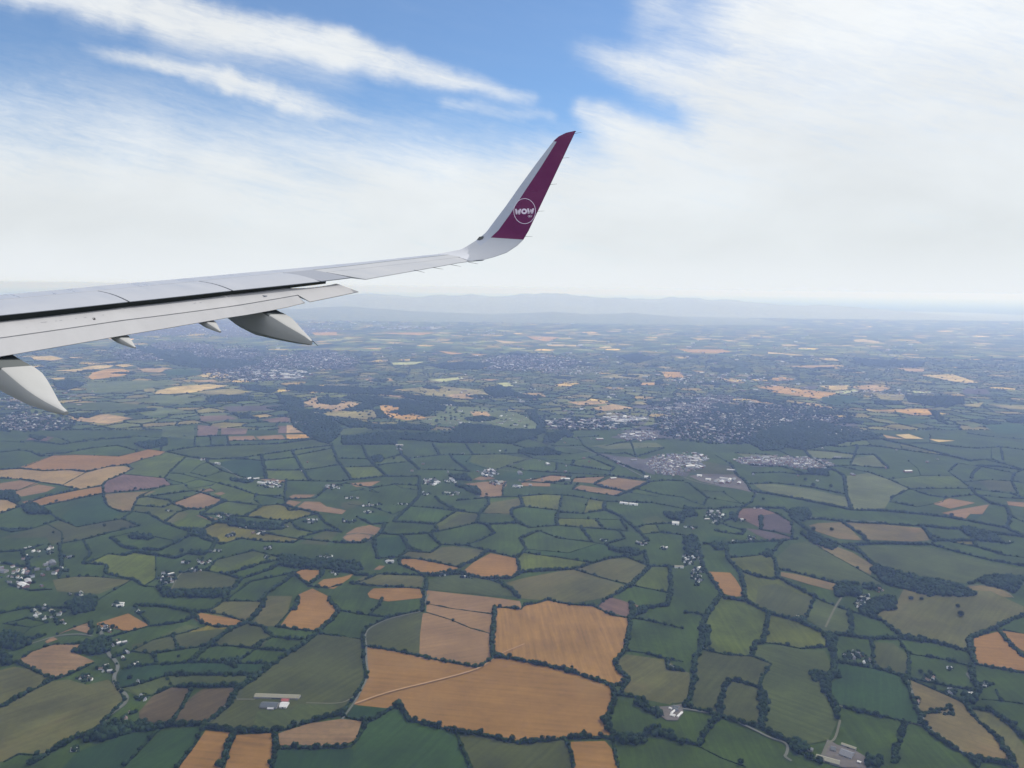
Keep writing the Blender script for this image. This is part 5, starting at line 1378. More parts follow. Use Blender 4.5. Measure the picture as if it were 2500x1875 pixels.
for x, y, rz, k, wc, rc, s in bulk:
    WV, WF_, RV, RF = TPL[k]; c, sn = math.cos(rz)*s, math.sin(rz)*s
    for Vt, Ft, m_ in ((WV, WF_, mi_keys.index(wc)), (RV[6:], [[0, 1, 2, 3], [3, 2, 5, 4]], mi_keys.index('R'+rc))):
        b = len(BV); BV += [(x+p[0]*c-p[1]*sn, y+p[0]*sn+p[1]*c, p[2]*s) for p in Vt]; BF += [[b+i for i in f] for f in Ft]; BM += [m_]*len(Ft)
tag(mobj('distant_houses', BV, BF, bmats, mi=BM), 'pale specks of towns and villages in the hazy distance', 'houses', kind='stuff')
# ------------------------------------------------------------------ farms with shapes of their own
def farm_shed(u0, v0, u1, v1, width, wh, rc, label, cat='barn', wc='grey', name='barn'):
    a, b = G(u0, v0), G(u1, v1); L = math.dist(a, b); WV, WF_, RV, RF = gable(L, width, wh, width*.2)
    t = empty(name, ((a[0]+b[0])/2, (a[1]+b[1])/2, 0), math.atan2(b[1]-a[1], b[0]-a[0]))
    mobj('wall', WV, WF_, WALLC[wc], t); mobj('roof', RV, RF, ROOFC[rc], t)
    dv, df = boxm(-L*.1, L*.1, -width/2-.15, -width/2-.02, 0, wh*.8); mobj('door', dv, df, ROOFC['dark'], t)
    tag(t, label, cat); return t
def fp(sh, *a): return [c for i in range(0, len(a), 2) for c in rd(sh, '%f,%f' % (a[i], a[i+1]))[0]]
farm_shed(*fp('D', 1650, 640, 1938, 650), 17, 5, 'moss', 'very long barn with weathered roof in the big brown field')
farm_shed(*fp('D', 1690, 700, 1800, 704), 24, 5, 'dark', 'dark roofed cattle shed in front of the very long barn')
farm_shed(*fp('D', 1815, 702, 1862, 704), 22, 6, 'white', 'white roofed shed beside the dark roofed cattle shed', 'shed', 'white', 'shed')
farm_shed(*fp('D', 1822, 672, 1868, 674), 12, 5.5, 'red', 'small red roofed shed between the long barn and white shed', 'shed', 'brick', 'shed')
farm_shed(*fp('D', 1730, 722, 1770, 723), 8, 4, 'pale', 'low pale shed at the front of the cattle yard', 'shed', 'grey', 'shed')
farm_shed(*fp('B', 1798, 474, 1850, 480), 18, 6, 'white', 'left one of two white poultry sheds below the pink tan strip', 'shed', 'white', 'shed')
farm_shed(*fp('B', 1858, 481, 1912, 487), 18, 6, 'white', 'right one of two white poultry sheds below the pink tan strip', 'shed', 'white', 'shed')
farm_shed(*fp('B', 2135, 607, 2180, 611), 26, 8, 'white', 'big white shed alone in the green fields at right', 'shed', 'white', 'shed')
farm_shed(*fp('B', 2150, 888, 2208, 890), 15, 5, 'moss', 'long cream shed beside the roadside estate', 'shed', 'white', 'shed')
farm_shed(*fp('B', 1955, 307, 1995, 309), 22, 7, 'white', 'white shed beyond the pink tan field at the road', 'shed', 'white', 'shed')
farm_shed(*fp('B', 285, 858, 335, 856), 12, 8, 'pale', 'white manor house by the narrow tan field', 'house', 'white', 'house')
farm_shed(*fp('C', 85, 300, 115, 303), 22, 7, 'white', 'left white shed on the grey building site', 'shed', 'white', 'shed')
farm_shed(*fp('C', 140, 325, 175, 328), 20, 7, 'white', 'middle white shed on the grey building site', 'shed', 'white', 'shed')
Z = lambda x, y: (1560+x/8.294, 1600+y/8.295)     # survey of the white farm
for x0, y0, x1, y1, w_, lab in ((775, 1268, 872, 1175, 4.5, 'long thin white shed on the right of the white farmyard'), (655, 1195, 728, 1132, 4.5, 'long thin white shed inside the white farmyard'), (635, 1222, 728, 1250, 9, 'broad white roofed barn at the front of the white farmyard'), (612, 1085, 670, 1112, 5, 'small pale shed at the back of the white farmyard')):
    farm_shed(*Z(x0, y0), *Z(x1, y1), w_, 4, 'white', lab, 'shed', 'white', 'shed')
for x0, y0, x1, y1, w_, rc in ((690, 1055, 800, 1090, 12, 'dark'), (700, 1100, 780, 1150, 10, 'dark')):
    farm_shed(*Z(x0, y0), *Z(x1, y1), w_, 4, rc, 'dark shed behind the white farmyard' if y0 < 1080 else 'dark shed in the middle of the white farmyard', 'shed', 'grey', 'shed')
Z2 = lambda x, y: (1900+x/9.217, 1780+y/9.22)     # survey of the grey farm at the lower right
for x0, y0, x1, y1, w_, rc, lab in ((1420, 365, 1750, 480, 9, 'moss', 'long narrow barn at the back of the grey farm'), (850, 650, 1380, 800, 17, 'moss', 'very long weathered barn at the front of the grey farm'), (1400, 540, 1680, 640, 26, 'grey', 'broad grey barn in the grey farm'),
                                     (500, 420, 780, 500, 10, 'grey', 'low grey shed at the left of the grey farm'), (1180, 460, 1300, 490, 16, 'dark', 'square dark roofed shed ringed by the pale yard'), (1780, 760, 1860, 790, 6, 'white', 'small white shed at the right end of the grey farm')):
    farm_shed(*Z2(x0, y0), *Z2(x1, y1), w_, 4.5, rc, lab)
for nm, lab, poly, m_ in (('yard', 'grey concrete farm yard at the lower right', [Z2(*p) for p in ((1110, 250), (1330, 370), (1770, 520), (1960, 640), (1980, 900), (1450, 880), (840, 700), (960, 600))], MATS['C']),
                       ('yard', 'dark farm yard in front of the very long barn', rd('D', "1680,655 1945,660 1890,725 1660,722"), MATS['B']),
                       ('yard', 'grey yard of the white farm', [Z(*p) for p in ((200, 1050), (560, 1050), (860, 1000), (900, 1180), (780, 1330), (560, 1330), (300, 1130))], MATS['C'])):
    pts = [G(u, v) for u, v in poly]
    if sum(a[0]*b[1]-b[0]*a[1] for a, b in zip(pts, pts[1:]+pts[:1])) < 0: pts = pts[::-1]
    tag(mobj(nm, [(x, y, 2.6 if nm == 'path' else 2.2) for x, y in pts], [list(range(len(pts)))], m_), lab, kind='structure')
# ------------------------------------------------------------------ the aeroplane's wing, in the aeroplane's own frame (x outboard, y forward, z up)
AC = np.array([1.5465, -23.0515, 3.2783]); yaw, pit, rol = .6943, .2061, .0940
af = np.array([math.cos(yaw)*math.cos(pit), math.sin(yaw)*math.cos(pit), -math.sin(pit)]); ar = np.array([math.sin(yaw), -math.cos(yaw), 0.])
AR, AU, AF = basis(af, ar, rol)
Q = .004
def zw(x, y=0): return .09*(x-2)+Q*(x-2)**2
def ray(u, v): 
    d = AR*((u-1250)/F)+AU*(-(v-937.5)/F)+AF; return d
def hit(u, v, f, t0=8, t1=32):
    """first crossing of the line of sight with the surface z = f(x, y)"""
    d = ray(u, v); g = lambda t: (AC+d*t)[2]-f(*(AC+d*t)[:2]); ts = np.linspace(t0, t1, 240); p = g(ts[0])
    for a, b in zip(ts, ts[1:]):
        q = g(b)
        if (p > 0) != (q > 0):
            for _ in range(40):
                m_ = (a+b)/2
                if (g(m_) > 0) == (p > 0): a = m_
                else: b = m_
            return AC+d*a
        p = q
    k = min(ts, key=lambda t: abs(g(t))); return AC+d*k
def aproj(P_):
    d = np.array(P_)-AC; w = d@AF; return 1250+F*(d@AR)/w, 937.5-F*(d@AU)/w
def interp_line(pts):
    a = np.array(sorted([(p[0], p[1]) for p in pts])); 
    def f(x):
        if x < a[0, 0]: s = (a[1, 1]-a[0, 1])/(a[1, 0]-a[0, 0]); return a[0, 1]+s*(x-a[0, 0])
        if x > a[-1, 0]: s = (a[-1, 1]-a[-2, 1])/(a[-1, 0]-a[-2, 0]); return a[-1, 1]+s*(x-a[-1, 0])
        return float(np.interp(x, a[:, 0], a[:, 1]))
    return f
def px_line(lst, f=zw): return interp_line([hit(u, v, f) for u, v in lst])
yLE = px_line([(0, 719), (300, 691.5), (600, 664.5), (900, 637), (1005, 626), (1111, 615)])
yL1 = px_line([(0, 731), (300, 703), (600, 674), (800, 654.7), (947, 637.5), (1073, 624)])
ySP = px_line([(0, 767), (300, 735.5), (551, 708.5), (765, 686.5)])
yAH = px_line([(800, 664.4), (1117, 628.5)])
yAT = px_line([(851, 688.5), (1005.7, 662), (1150, 636)])
xR = lambda u, v: hit(u, v, zw)[0]
X_TIP = hit(1130, 627, zw)[0]; XA0 = hit(800, 664.4, zw)[0]; XA1 = hit(1117, 628.5, zw)[0]
plane_ = empty('aeroplane')
Ba = np.stack([AR, AU, AF], 1); Bw = np.stack([WR, WU, WF], 1); Rm = Bw@Ba.T
Mp = Matrix([[*map(float, Rm[i]), float((CW-Rm@AC)[i])] for i in range(3)]+[[0, 0, 0, 1]])
plane_.matrix_world = Mp
tag(plane_, 'white airliner wing with lowered flaps and a purple upturned winglet', 'aeroplane')
def paint(name, col, rough=.38, spec=.45, dirt=.06):
    m_, n, b = mat(name, rough, spec); t = n.n.new('ShaderNodeTexCoord'); o = t.outputs['Object']
    st_ = n.noise(n.vm('MULTIPLY', o, (2.2, .35, 1.0)), 1.6, 5, .6); sp = n.noise(o, 9, 4, .7)
    f = n.m('ADD', n.mr(st_, .3, .7, 1-dirt, 1+dirt*.4), n.mr(sp, .55, .8, 0, -dirt*.7))
    n.l.new(n.mix(1.0, col, f, 'MULTIPLY'), b.inputs['Base Color'])
    n.l.new(n.mr(st_, .3, .7, rough-.06, rough+.1), b.inputs['Roughness'])
    return m_
M_WING = paint('wing_paint', (.385, .39, .40)); M_FLAP = paint('flap_paint', (.40, .395, .40), .45); M_SPOIL = paint('spoiler_paint', (.35, .362, .395)); M_SLAT = paint('bare_leading_edge', (.345, .36, .40), .3)
M_GREYP = paint('grey_panel', (.245, .26, .30), .5); M_PURP = paint('purple_paint', (.150, .013, .078), .24, .5, .08); M_WHITE = simple('logo_white', (.80, .68, .80), .4, .4, .03); M_STRIP = paint('winglet_edge_shade_blue', (.46, .49, .57), .35)  # winglet edge: white paint with its bluish shade put into the colour
M_DARK = simple('slot_shade_and_seam', (.10, .11, .11), .9, .1); M_WLT = paint('winglet_white_lightened', (.50, .515, .56)); M_FAIR = paint('fairing_paint', (.36, .36, .35), .5, .3, .08); M_ROD = simple('discharger_black', (.02, .02, .022), .6); M_GLASS = simple('lens_glass', (.03, .04, .05), .08, .6)  # slot shade painted dark; winglet white lightened to offset its shade
def grid(name, rows, thick, mats_, parent, matf=None, thick2=None, smooth=True):
    """rows of points, each from front to rear; a solid panel of given thickness below it (thickness may taper from front to rear)"""
    R_ = np.array(rows, float); n, m_ = R_.shape[:2]; t2 = thick if thick2 is None else thick2
    tt = np.linspace(thick, t2, m_)[None, :, None]; du = np.gradient(R_, axis=0); dv = np.gradient(R_, axis=1); N = np.cross(du, dv); N /= np.maximum(np.linalg.norm(N, axis=2, keepdims=True), 1e-9)
    if N[..., 2].mean() < 0 and abs(N[..., 2].mean()) > .3: N = -N
    elif abs(N[..., 2].mean()) <= .3 and N[..., 0].mean() > 0: N = -N
    B = R_-N*tt; V_ = np.concatenate([R_.reshape(-1, 3), B.reshape(-1, 3)]); k = n*m_; F_, mi = [], []
    for i in range(n-1):
        for j in range(m_-1):
            a, b, c, d = i*m_+j, (i+1)*m_+j, (i+1)*m_+j+1, i*m_+j+1; mm = matf(i, j) if matf else 0
            F_ += [[a, b, c, d], [a+k, d+k, c+k, b+k]]; mi += [mm, mm]
    for i in range(n-1):
        for j, mm in ((0, 0), (m_-1, 0)):
            a, b = i*m_+j, (i+1)*m_+j; F_.append([a, a+k, b+k, b]); mi.append(matf(i, min(j, m_-2)) if matf else 0)
    for j in range(m_-1):
        for i in (0, n-1):
            a, b = i*m_+j, i*m_+j+1; F_.append([a, b, b+k, a+k]); mi.append(matf(min(i, n-2), j) if matf else 0)
    me = mesh_np(name, [tuple(v) for v in V_], F_, mats_, mi)
    import bmesh
    bm_ = bmesh.new(); bm_.from_mesh(me); bmesh.ops.recalc_face_normals(bm_, faces=bm_.faces); bm_.to_mesh(me); bm_.free()
    if smooth:
        me.polygons.foreach_set('use_smooth', np.ones(len(me.polygons), bool)); 
        try: me.set_sharp_from_angle(angle=math.radians(35))
        except Exception: pass
    return link(bpy.data.objects.new(name, me), parent)
# main wing body: closed aerofoil loft from inside the fuselage line to the winglet root
XS = list(np.linspace(1.4, XA0-.35, 16))+list(np.linspace(XA0-.15, X_TIP, 10))
def section(x):
    le, l1, z = yLE(x), yL1(x), zw(x); out_b = x >= XA0-.2
    rear = (yAH(x)+.012) if out_b else ySP(x)+.42; t = .30-.012*(x-2); te = yAT(x)+.12 if out_b else rear
    th = max(.09, .42-.021*x)
    pts = [(rear, z-(0.0 if out_b else .075))]
    if not out_b: pts += [(l1-.014, z-.075), (l1-.014, z-.012)]
    else: pts += [((rear+l1)/2, z), (l1-.05, z)]
    pts += [(l1, z), (le*.35+l1*.65, z-.002), (le-.03, z-.006), (le+.03, z-.05), (le+.02, z-.10), (le-.12, z-.10-th*.45), (le-.5, z-.10-th*.8), (l1-.7 if l1-.7 > rear+.1 else (l1+rear)/2-.1, z-.1-th), (rear+.02, z-.1-th*.55)]
    return pts
secs = [section(x) for x in XS]; ns = len(secs[0]); V_ = [(x, p[0], p[1]) for x, s in zip(XS, secs) for p in s]; F_, mi = [], []
for i in range(len(XS)-1):
    for j in range(ns):
        a, b = i*ns+j, i*ns+(j+1) % ns; F_.append([a, b, b+ns, a+ns]); out_b = XS[i] >= XA0-.2
        mi.append(2 if (out_b and j == 2) else 1 if (3 <= j <= 6) else ((2 if not out_b and j in (0, 1, ns-1) else 0)))
F_ += [list(range(ns))[::-1], [len(V_)-ns+j for j in range(ns)]]; mi += [0, 0]
wb = mobj('wing', V_, F_, [M_WING, M_SLAT, M_DARK], plane_, mi); wb.data.polygons.foreach_set('use_smooth', np.ones(len(F_), bool))
try: wb.data.set_sharp_from_angle(angle=math.radians(30))
except Exception: pass
# spoilers, lying on the rear of the wing with open seams between them
xs_sp = [xR(u, v) for u, v in ((282, 724), (530, 698), (735, 675))]
w_ = (xs_sp[2]-xs_sp[0])/2; ed = [xs_sp[0]-3.1*w_, xs_sp[0]-2.25*w_, xs_sp[0]-1.35*w_, xs_sp[0], xs_sp[1], xs_sp[2]]
def lip(x, k): return zw(x)+.004
for a, b in zip(ed, ed[1:]):
    if a < 1.5: a = 1.5
    rows = []
    for x in np.linspace(a+.018, b-.018, 7):
        f_, r_ = yL1(x)-.075, ySP(x); rows.append([(x, f_+(r_-f_)*k, zw(x)+.006+.03*math.sin(k*3.0)-.03*k*k) for k in np.linspace(0, 1, 6)])
    grid('spoiler', rows, .05, [M_SPOIL], plane_, thick2=.014)
xg0, xg1 = xs_sp[2], XA0-.04       # grey fixed panel between spoilers and aileron
rows = []
for i, x in enumerate(np.linspace(xg0+.012, xg1, 6)):
    f_, r_ = yL1(x)-.02, (ySP(x) if x < xg1-.15 else ySP(x)+.02); rows.append([(x, f_+(r_-f_)*k, zw(x)+.004-.02*k*k) for k in np.linspace(0, 1, 5)])
grid('fixed_panel', rows, .05, [M_GREYP], plane_, thick2=.02)
rows = []
for i, x in enumerate(np.linspace(XA0-.03, XA1, 14)):
    f_, r_ = yAH(x)-.014, yAT(x+.25) if x > XA1-.3 else yAT(x)
    rows.append([(x+.30*k*(1 if i == 13 else 0)+(.05 if i == 0 else 0)*k, f_+(r_-f_)*k, zw(x)+.002) for k in np.linspace(0, 1, 6)])
grid('aileron', rows, .09, [M_WING], plane_, thick2=.012)
# flap in two sections, drooped
D1, D2, GAP = math.tan(math.radians(15)), math.tan(math.radians(25)), .15
fmain = lambda x, y: zw(x)-GAP-D1*(ySP(x)-y)
y2 = px_line([(0, 824.8), (300, 781.5), (728, 720)], fmain)
ftab = lambda x, y: fmain(x, y2(x))-.004-D2*(y2(x)-y)
yTT = px_line([(0, 870), (260, 826), (315, 815.5), (545, 777), (683, 754), (757, 736)], ftab)
p_end = hit(728, 720, fmain); X2 = p_end[0]; pe1 = hit(814, 689, fmain); pe2 = hit(875, 712, fmain); pn = hit(757, 736.5, fmain)
ygap = px_line([(0, 779), (300, 744.5), (551, 715.5), (700, 697.5)], fmain)
rows = []
for x in np.linspace(1.5, X2, 22):
    f_, r_ = ygap(x), y2(x)+.012
    rows.append([(x, f_+(r_-f_)*k, fmain(x, f_+(r_-f_)*k)-.05*(1-min(1, k*3))**2) for k in np.linspace(0, 1, 8)])
grid('flap', rows, .14, [M_FLAP], plane_, thick2=.04)
rows = []     # outboard end of the flap beyond the tab
for k2 in np.linspace(0, 1, 9):
    fx_ = X2+.001+(pe1[0]-X2)*k2; fy_ = ygap(fx_)*(1-k2)+pe1[1]*k2
    kx = X2+.001+(pe1[0]*.55+pe2[0]*.45-X2)*k2; ky = y2(X2)*(1-k2)+(pe1[1]*.55+pe2[1]*.45)*k2
    rx = pn[0]+(pe2[0]-pn[0])*k2; ry = pn[1]+(pe2[1]-pn[1])*k2
    pl_ = [(fx_+(kx-fx_)*k, fy_+(ky-fy_)*k) for k in np.linspace(0, 1, 5)]+[(kx+(rx-kx)*k, ky+(ry-ky)*k) for k in (.33, .66, 1)]
    rows.append([(a, b, fmain(a, b)-(.05*(1-min(1, j*.6))**2)) for j, (a, b) in enumerate(pl_)])
grid('flap_tip', rows, .12, [M_FLAP], plane_, thick2=.015)
rows = []
for x in np.linspace(1.5, X2-.02, 26):
    xr = x+(pn[0]-X2-.03)*max(0, (x-(X2-1.2))/1.2)**2; f_, r_ = y2(x)-.014, yTT(xr)
    rows.append([(x+(xr-x)*k, f_+(r_-f_)*k, ftab(x+(xr-x)*k, f_+(r_-f_)*k)) for k in np.linspace(0, 1, 7)])
grid('flap_tab', rows, .07, [M_FLAP], plane_, thick2=.012)
# flap track fairings
def fairing(name, ridge, keel, right, te_px, wmax, label=None, opening=None):
    xs0 = hit(te_px[0], te_px[1], lambda x, y: ftab(x, y))[0]
    def on_plane(u, v):
        d = ray(u, v); t = (xs0-AC[0])/d[0]; return AC+d*t
    rg = interp_line([(on_plane(u, v)[1], on_plane(u, v)[2]) for u, v in ridge]); kl = [(on_plane(u, v)[1], on_plane(u, v)[2]) for u, v in keel]; kf = interp_line(kl)
    y_end = min(k[0] for k in kl); y0 = max(k[0] for k in kl)+.35
    def width(y):     # top width that brings the far edge on to its line of sight
        best = (1e9, .1); z = rg(y)
        for w in np.linspace(.03, wmax*1.3, 60):
            u, v = aproj((xs0+w, y, z)); 
            for (a, b), (c, d) in zip(right, right[1:]):
                if min(b, d)-.5 <= v <= max(b, d)+.5:
                    uu = a+(c-a)*(v-b)/((d-b) or 1e-9)
                    if abs(uu-u) < best[0]: best = (abs(uu-u), w)
        return best[1] if best[0] < 6 else None
    ys = np.linspace(y0, y_end, 18); ws = []
    for y in ys:
        w = width(y); ws.append(w)
    last = None
    fw = [w for w in ws if w]; w0 = max(fw) if fw else wmax
    ws = [w if w else None for w in ws]
    k0 = next((i for i, w in enumerate(ws) if w), 0)
    for i in range(len(ws)):
        if ws[i] is None: ws[i] = min(wmax, w0) if i < k0 else ws[i-1]*.97
    ws = np.convolve(np.r_[ws[0], ws, ws[-1]], [.25, .5, .25], 'valid')
    V_, F_ = [], []; ns_ = 12
    for i, (y, w) in enumerate(zip(ys, ws)):
        zt = min(rg(y), fmain(xs0, min(y, ySP(xs0)))-.12 if y > yTT(xs0)+.05 else 1e9); zk = min(kf(y), zt-.03)
        if y > yTT(xs0)+.05: zt = max(zt, zk+.05)
        h = zt-zk; x0, x1 = xs0, xs0+w; r = min(.05, w*.22, h*.3)
        sec = [(x0, zt-r), (x0+r*.3, zt-r*.3), (x0+r, zt), (x1-r, zt), (x1-r*.3, zt-r*.3), (x1, zt-r), (x1, zk+h*.45), (x1-w*.06, zk+h*.18), (x1-w*.28, zk), (x0+w*.28, zk), (x0+w*.05, zk+h*.14), (x0, zk+h*.42)]
        V_ += [(a, y, b) for a, b in sec]
    for i in range(len(ys)-1):
        for j in range(ns_):
            a, b = i*ns_+j, i*ns_+(j+1) % ns_; F_.append([a, b, b+ns_, a+ns_])
    F_ += [list(range(ns_))[::-1], [len(V_)-ns_+j for j in range(ns_)]]
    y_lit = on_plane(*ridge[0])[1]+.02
    mi = [1 if (ys[i+1] > y_lit and j in (0, 1, 2, 3, 4)) else 0 for i in range(len(ys)-1) for j in range(ns_)]+[1, 0]  # front of the top painted dark as shade of the opening
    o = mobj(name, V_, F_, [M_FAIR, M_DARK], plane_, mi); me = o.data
    import bmesh
    bm_ = bmesh.new(); bm_.from_mesh(me); bmesh.ops.recalc_face_normals(bm_, faces=bm_.faces); bm_.to_mesh(me); bm_.free()
    me.polygons.foreach_set('use_smooth', np.ones(len(F_), bool))
    try: me.set_sharp_from_angle(angle=math.radians(28))
    except Exception: pass
    return o, xs0, ys, ws, rg
def rod(a, b, r, parent, name='static_discharger', m_=None):
    a, b = Vector(tuple(map(float, a))), Vector(tuple(map(float, b))); d = (b-a); t = d.orthogonal().normalized(); s = d.cross(t).normalized(); V_ = []
    for e, rr in ((a, r), (b, r*.5)):
        for k in range(6): V_.append(tuple(e+t*rr*math.cos(k*1.0472)+s*rr*math.sin(k*1.0472)))
    F_ = [[k, (k+1) % 6, 6+(k+1) % 6, 6+k] for k in range(6)]+[list(range(6))[::-1], list(range(6, 12))]
    return mobj(name, V_, F_, m_ or M_ROD, parent)
big1 = fairing('flap_track_fairing', [(661, 771), (700, 795), (740, 818), (758, 832)], [(545, 777), (569.6, 796), (610, 817), (659, 829.5), (710, 838), (757.5, 843)], [(700, 762), (706, 768), (722, 783), (735, 798), (750, 815), (760, 828), (761, 842)], (650, 759), .40)
big2 = fairing('flap_track_fairing', [(4, 901), (57, 946), (98, 974), (148, 1000)], [(-150, 835), (-80, 905), (0, 966), (61, 993), (122, 1009), (157.5, 1014)], [(80, 880), (87, 887), (108, 909), (122, 932), (134, 954), (147, 978), (158, 1001), (159, 1014)], (-22, 873), .46)
sm1 = fairing('small_fairing', [(287, 822.5), (310, 836), (328, 847)], [(262, 824), (285, 840), (305, 846), (328.5, 851)], [(313, 815), (316, 818), (323, 830), (329, 842), (330, 850)], (290, 820.5), .24)
sm2 = fairing('small_fairing', [(500, 784), (520, 797), (536, 808)], [(473, 785), (500, 802), (518, 808), (536.5, 812.5)], [(523, 777), (526, 781), (533, 793), (538, 806), (539, 812)], (502, 783), .22)
for (o, xs0, ys, ws, rg), n_ in ((big1, 2), (big2, 2)):       # hinge brackets in the gap between flap and fairing
    for k in range(n_):
        y = yTT(xs0)+.16+.34*k; x = xs0+ws[4]*(.35+.3*k); zb = rg(y)-.25
        bx0, bf_ = boxm(x-.03, x+.03, y-.05, y+.05, zb, ftab(x, max(y, yTT(x)+.1))-.03); mobj('hinge_bracket', bx0, bf_, M_GREYP, o)
d = ray(763, 832); t = (big1[1]+.1-AC[0])/d[0]; a_ = AC+d*t; d = ray(776, 844); t = (big1[1]+.1-AC[0])/d[0]; rod(a_, AC+d*t, .008, big1[0], 'drain_rod')
# winglet: a blended curved surface, purple with a pale leading edge
zt0 = zw(X_TIP); sl = .09+2*Q*(X_TIP-2); ang0 = math.atan(sl); prof = [(X_TIP-.6, zw(X_TIP-.6)), (X_TIP, zt0)]
x_, z_, a_ = X_TIP, zt0, ang0; ang1 = math.radians(80)
Rr = .85; steps = 14
for i in range(steps):
    a2 = ang0+(ang1-ang0)*(i+1)/steps; ds = Rr*(ang1-ang0)/steps; am = (a_+a2)/2; x_ += ds*math.cos(am); z_ += ds*math.sin(am); a_ = a2; prof.append((x_, z_))
prof.append((x_+5*math.cos(ang1), z_+5*math.sin(ang1))); prof = np.array(prof)
def hitcyl(u, v):
    d = ray(u, v); best = None
    for (x0, z0), (x1, z1) in zip(prof, prof[1:]):
        ex, ez = x1-x0, z1-z0; A = np.array([[d[0], -ex], [d[2], -ez]]); 
        try: t, s = np.linalg.solve(A, [x0-AC[0], z0-AC[2]])
        except Exception: continue
        if -1e-6 <= s <= 1+1e-6 and t > 5 and (best is None or t < best): best = t
    if best is None: best = 20.
    return AC+d*best
WROWS = [((1111, 615), (1120, 620), (1150, 636)), ((1135, 604), (1146, 611), (1180, 633.5)), ((1160, 588.5), (1172, 600), (1205, 627)), ((1175, 577), (1185, 592), (1236, 616.5)), ((1184, 569.5), (1192, 586), (1262, 599.5)), ((1190, 563), (1198, 580), (1277, 585)),
         ((1205.5, 542), (1217, 562), (1290, 563)), ((1235, 503), (1246, 522), (1311, 518.5)), ((1270, 453), (1281, 467), (1335, 468)), ((1311, 397), (1321, 407), (1358, 419)), ((1351, 344.6), (1359, 346), (1383, 366)), ((1357, 339), (1366, 340), (1389, 353)), ((1364, 333), (1373, 334), (1395, 341)), ((1382, 324), (1387, 325), (1400, 330)), ((1402, 319.6), (1403, 319.5), (1405, 319.4))]
WR2 = []
for a, b in zip(WROWS, WROWS[1:]):
    n_ = 4 if math.dist(a[0], b[0]) > 30 else 2
    for i in range(n_): k = i/n_; WR2.append(([tuple(np.array(p)*(1-k)+np.array(q)*k) for p, q in zip(a, b)], WROWS.index(a)))
WR2.append((list(WROWS[-1]), len(WROWS)-1))
rows, rid = [], []
for (l, s, t), ri in WR2:
    pts = [tuple(np.array(l)*(1-k)+np.array(s)*k) for k in (0, .5)]+[tuple(np.array(s)*(1-k)+np.array(t)*k) for k in np.linspace(0, 1, 7)]
    rows.append([hitcyl(*p) for p in pts]); rid.append(ri)
le0 = np.array([X_TIP-.03, yLE(X_TIP-.03), zw(X_TIP-.03)-.004]); h0, h1 = hit(1112, 624.5, zw), hit(1150, 637, zw); dn = np.array([0, 0, -.004])
rows[0] = [le0, (le0+h0)/2+dn]+[h0+(h1-h0)*k+dn for k in np.linspace(0, 1, 7)]
R_ = np.array(rows)
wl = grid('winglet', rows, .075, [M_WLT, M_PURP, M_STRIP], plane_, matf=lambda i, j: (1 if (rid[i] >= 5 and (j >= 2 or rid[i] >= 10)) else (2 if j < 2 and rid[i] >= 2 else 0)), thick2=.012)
tag(wl, 'purple winglet with pale leading edge and round logo')
def onw(u, v, lift=.006):
    p = hitcyl(u, v); d = ray(u, v); return p-d*lift
# logo: ring and lettering lying on the winglet
zx = lambda x, y: (1150+x/7.54, 460+y/7.54)
V_, F_ = [], []; n_ = 48
for i in range(n_):
    a = i/n_*2*math.pi
    for e in (-5, 5): V_.append(tuple(onw(*zx(987+(200+e)*math.cos(a), 418+(231+e)*math.sin(a)))))
F_ = [[2*i, 2*i+1, (2*i+3) % (2*n_), (2*i+2) % (2*n_)] for i in range(n_)]
mobj('logo_ring', V_, F_, M_WHITE, wl)
polys = []
def Wd(x0, x1, y0, y1):
    w = x1-x0; s = w*.22; k = lambda a, b: (x0+w*a, y0+(y1-y0)*b)
    for a0, a1 in ((.0, .16), (.38, .22), (.50, .68), (1.0-.22, .72)): pass
    return [[k(0, 0), k(.26, 0), k(.36, 1), k(.12, 1)], [k(.36, 1), k(.26, .55), k(.46, .2), k(.62, .2)], [k(.12, 1), k(.36, 1), k(.60, .15), k(.44, .15)], [k(.44, .15), k(.62, .15), k(.82, 1), k(.56, 1)], [k(.56, 1), k(.82, 1), k(1.0, 0), k(.74, 0)]]
polys += Wd(812, 922, 376, 480)+Wd(1032, 1162, 368, 468)
for i in range(20):       # the O, notched where the line runs through it
    a0, a1 = i/20*2*math.pi, (i+1)/20*2*math.pi
    if abs(math.sin((a0+a1)/2)) < .15: continue
    polys.append([(978+56*math.cos(a0), 422+52*math.sin(a0)), (978+56*math.cos(a1), 422+52*math.sin(a1)), (978+24*math.cos(a1), 422+20*math.sin(a1)), (978+24*math.cos(a0), 422+20*math.sin(a0))])
for i in range(10):       # a i r
    a0, a1 = i/10*2*math.pi, (i+1)/10*2*math.pi
    polys.append([(1062+17*math.cos(a0), 514+17*math.sin(a0)), (1062+17*math.cos(a1), 514+17*math.sin(a1)), (1062+11*math.cos(a1), 514+11*math.sin(a1)), (1062+11*math.cos(a0), 514+11*math.sin(a0))])
polys += [[(1076, 495), (1083, 495), (1083, 532), (1076, 532)], [(1093, 497), (1100, 497), (1100, 531), (1093, 531)], [(1093, 484), (1100, 484), (1100, 490), (1093, 490)], [(1109, 497), (1116, 497), (1116, 530), (1109, 530)], [(1114, 497), (1127, 494), (1127, 501), (1114, 505)]]
V_, F_ = [], []
for p in polys: b = len(V_); V_ += [tuple(onw(*zx(*q))) for q in p]; F_.append(list(range(b, b+len(p))))
mobj('logo_lettering', V_, F_, M_WHITE, wl)
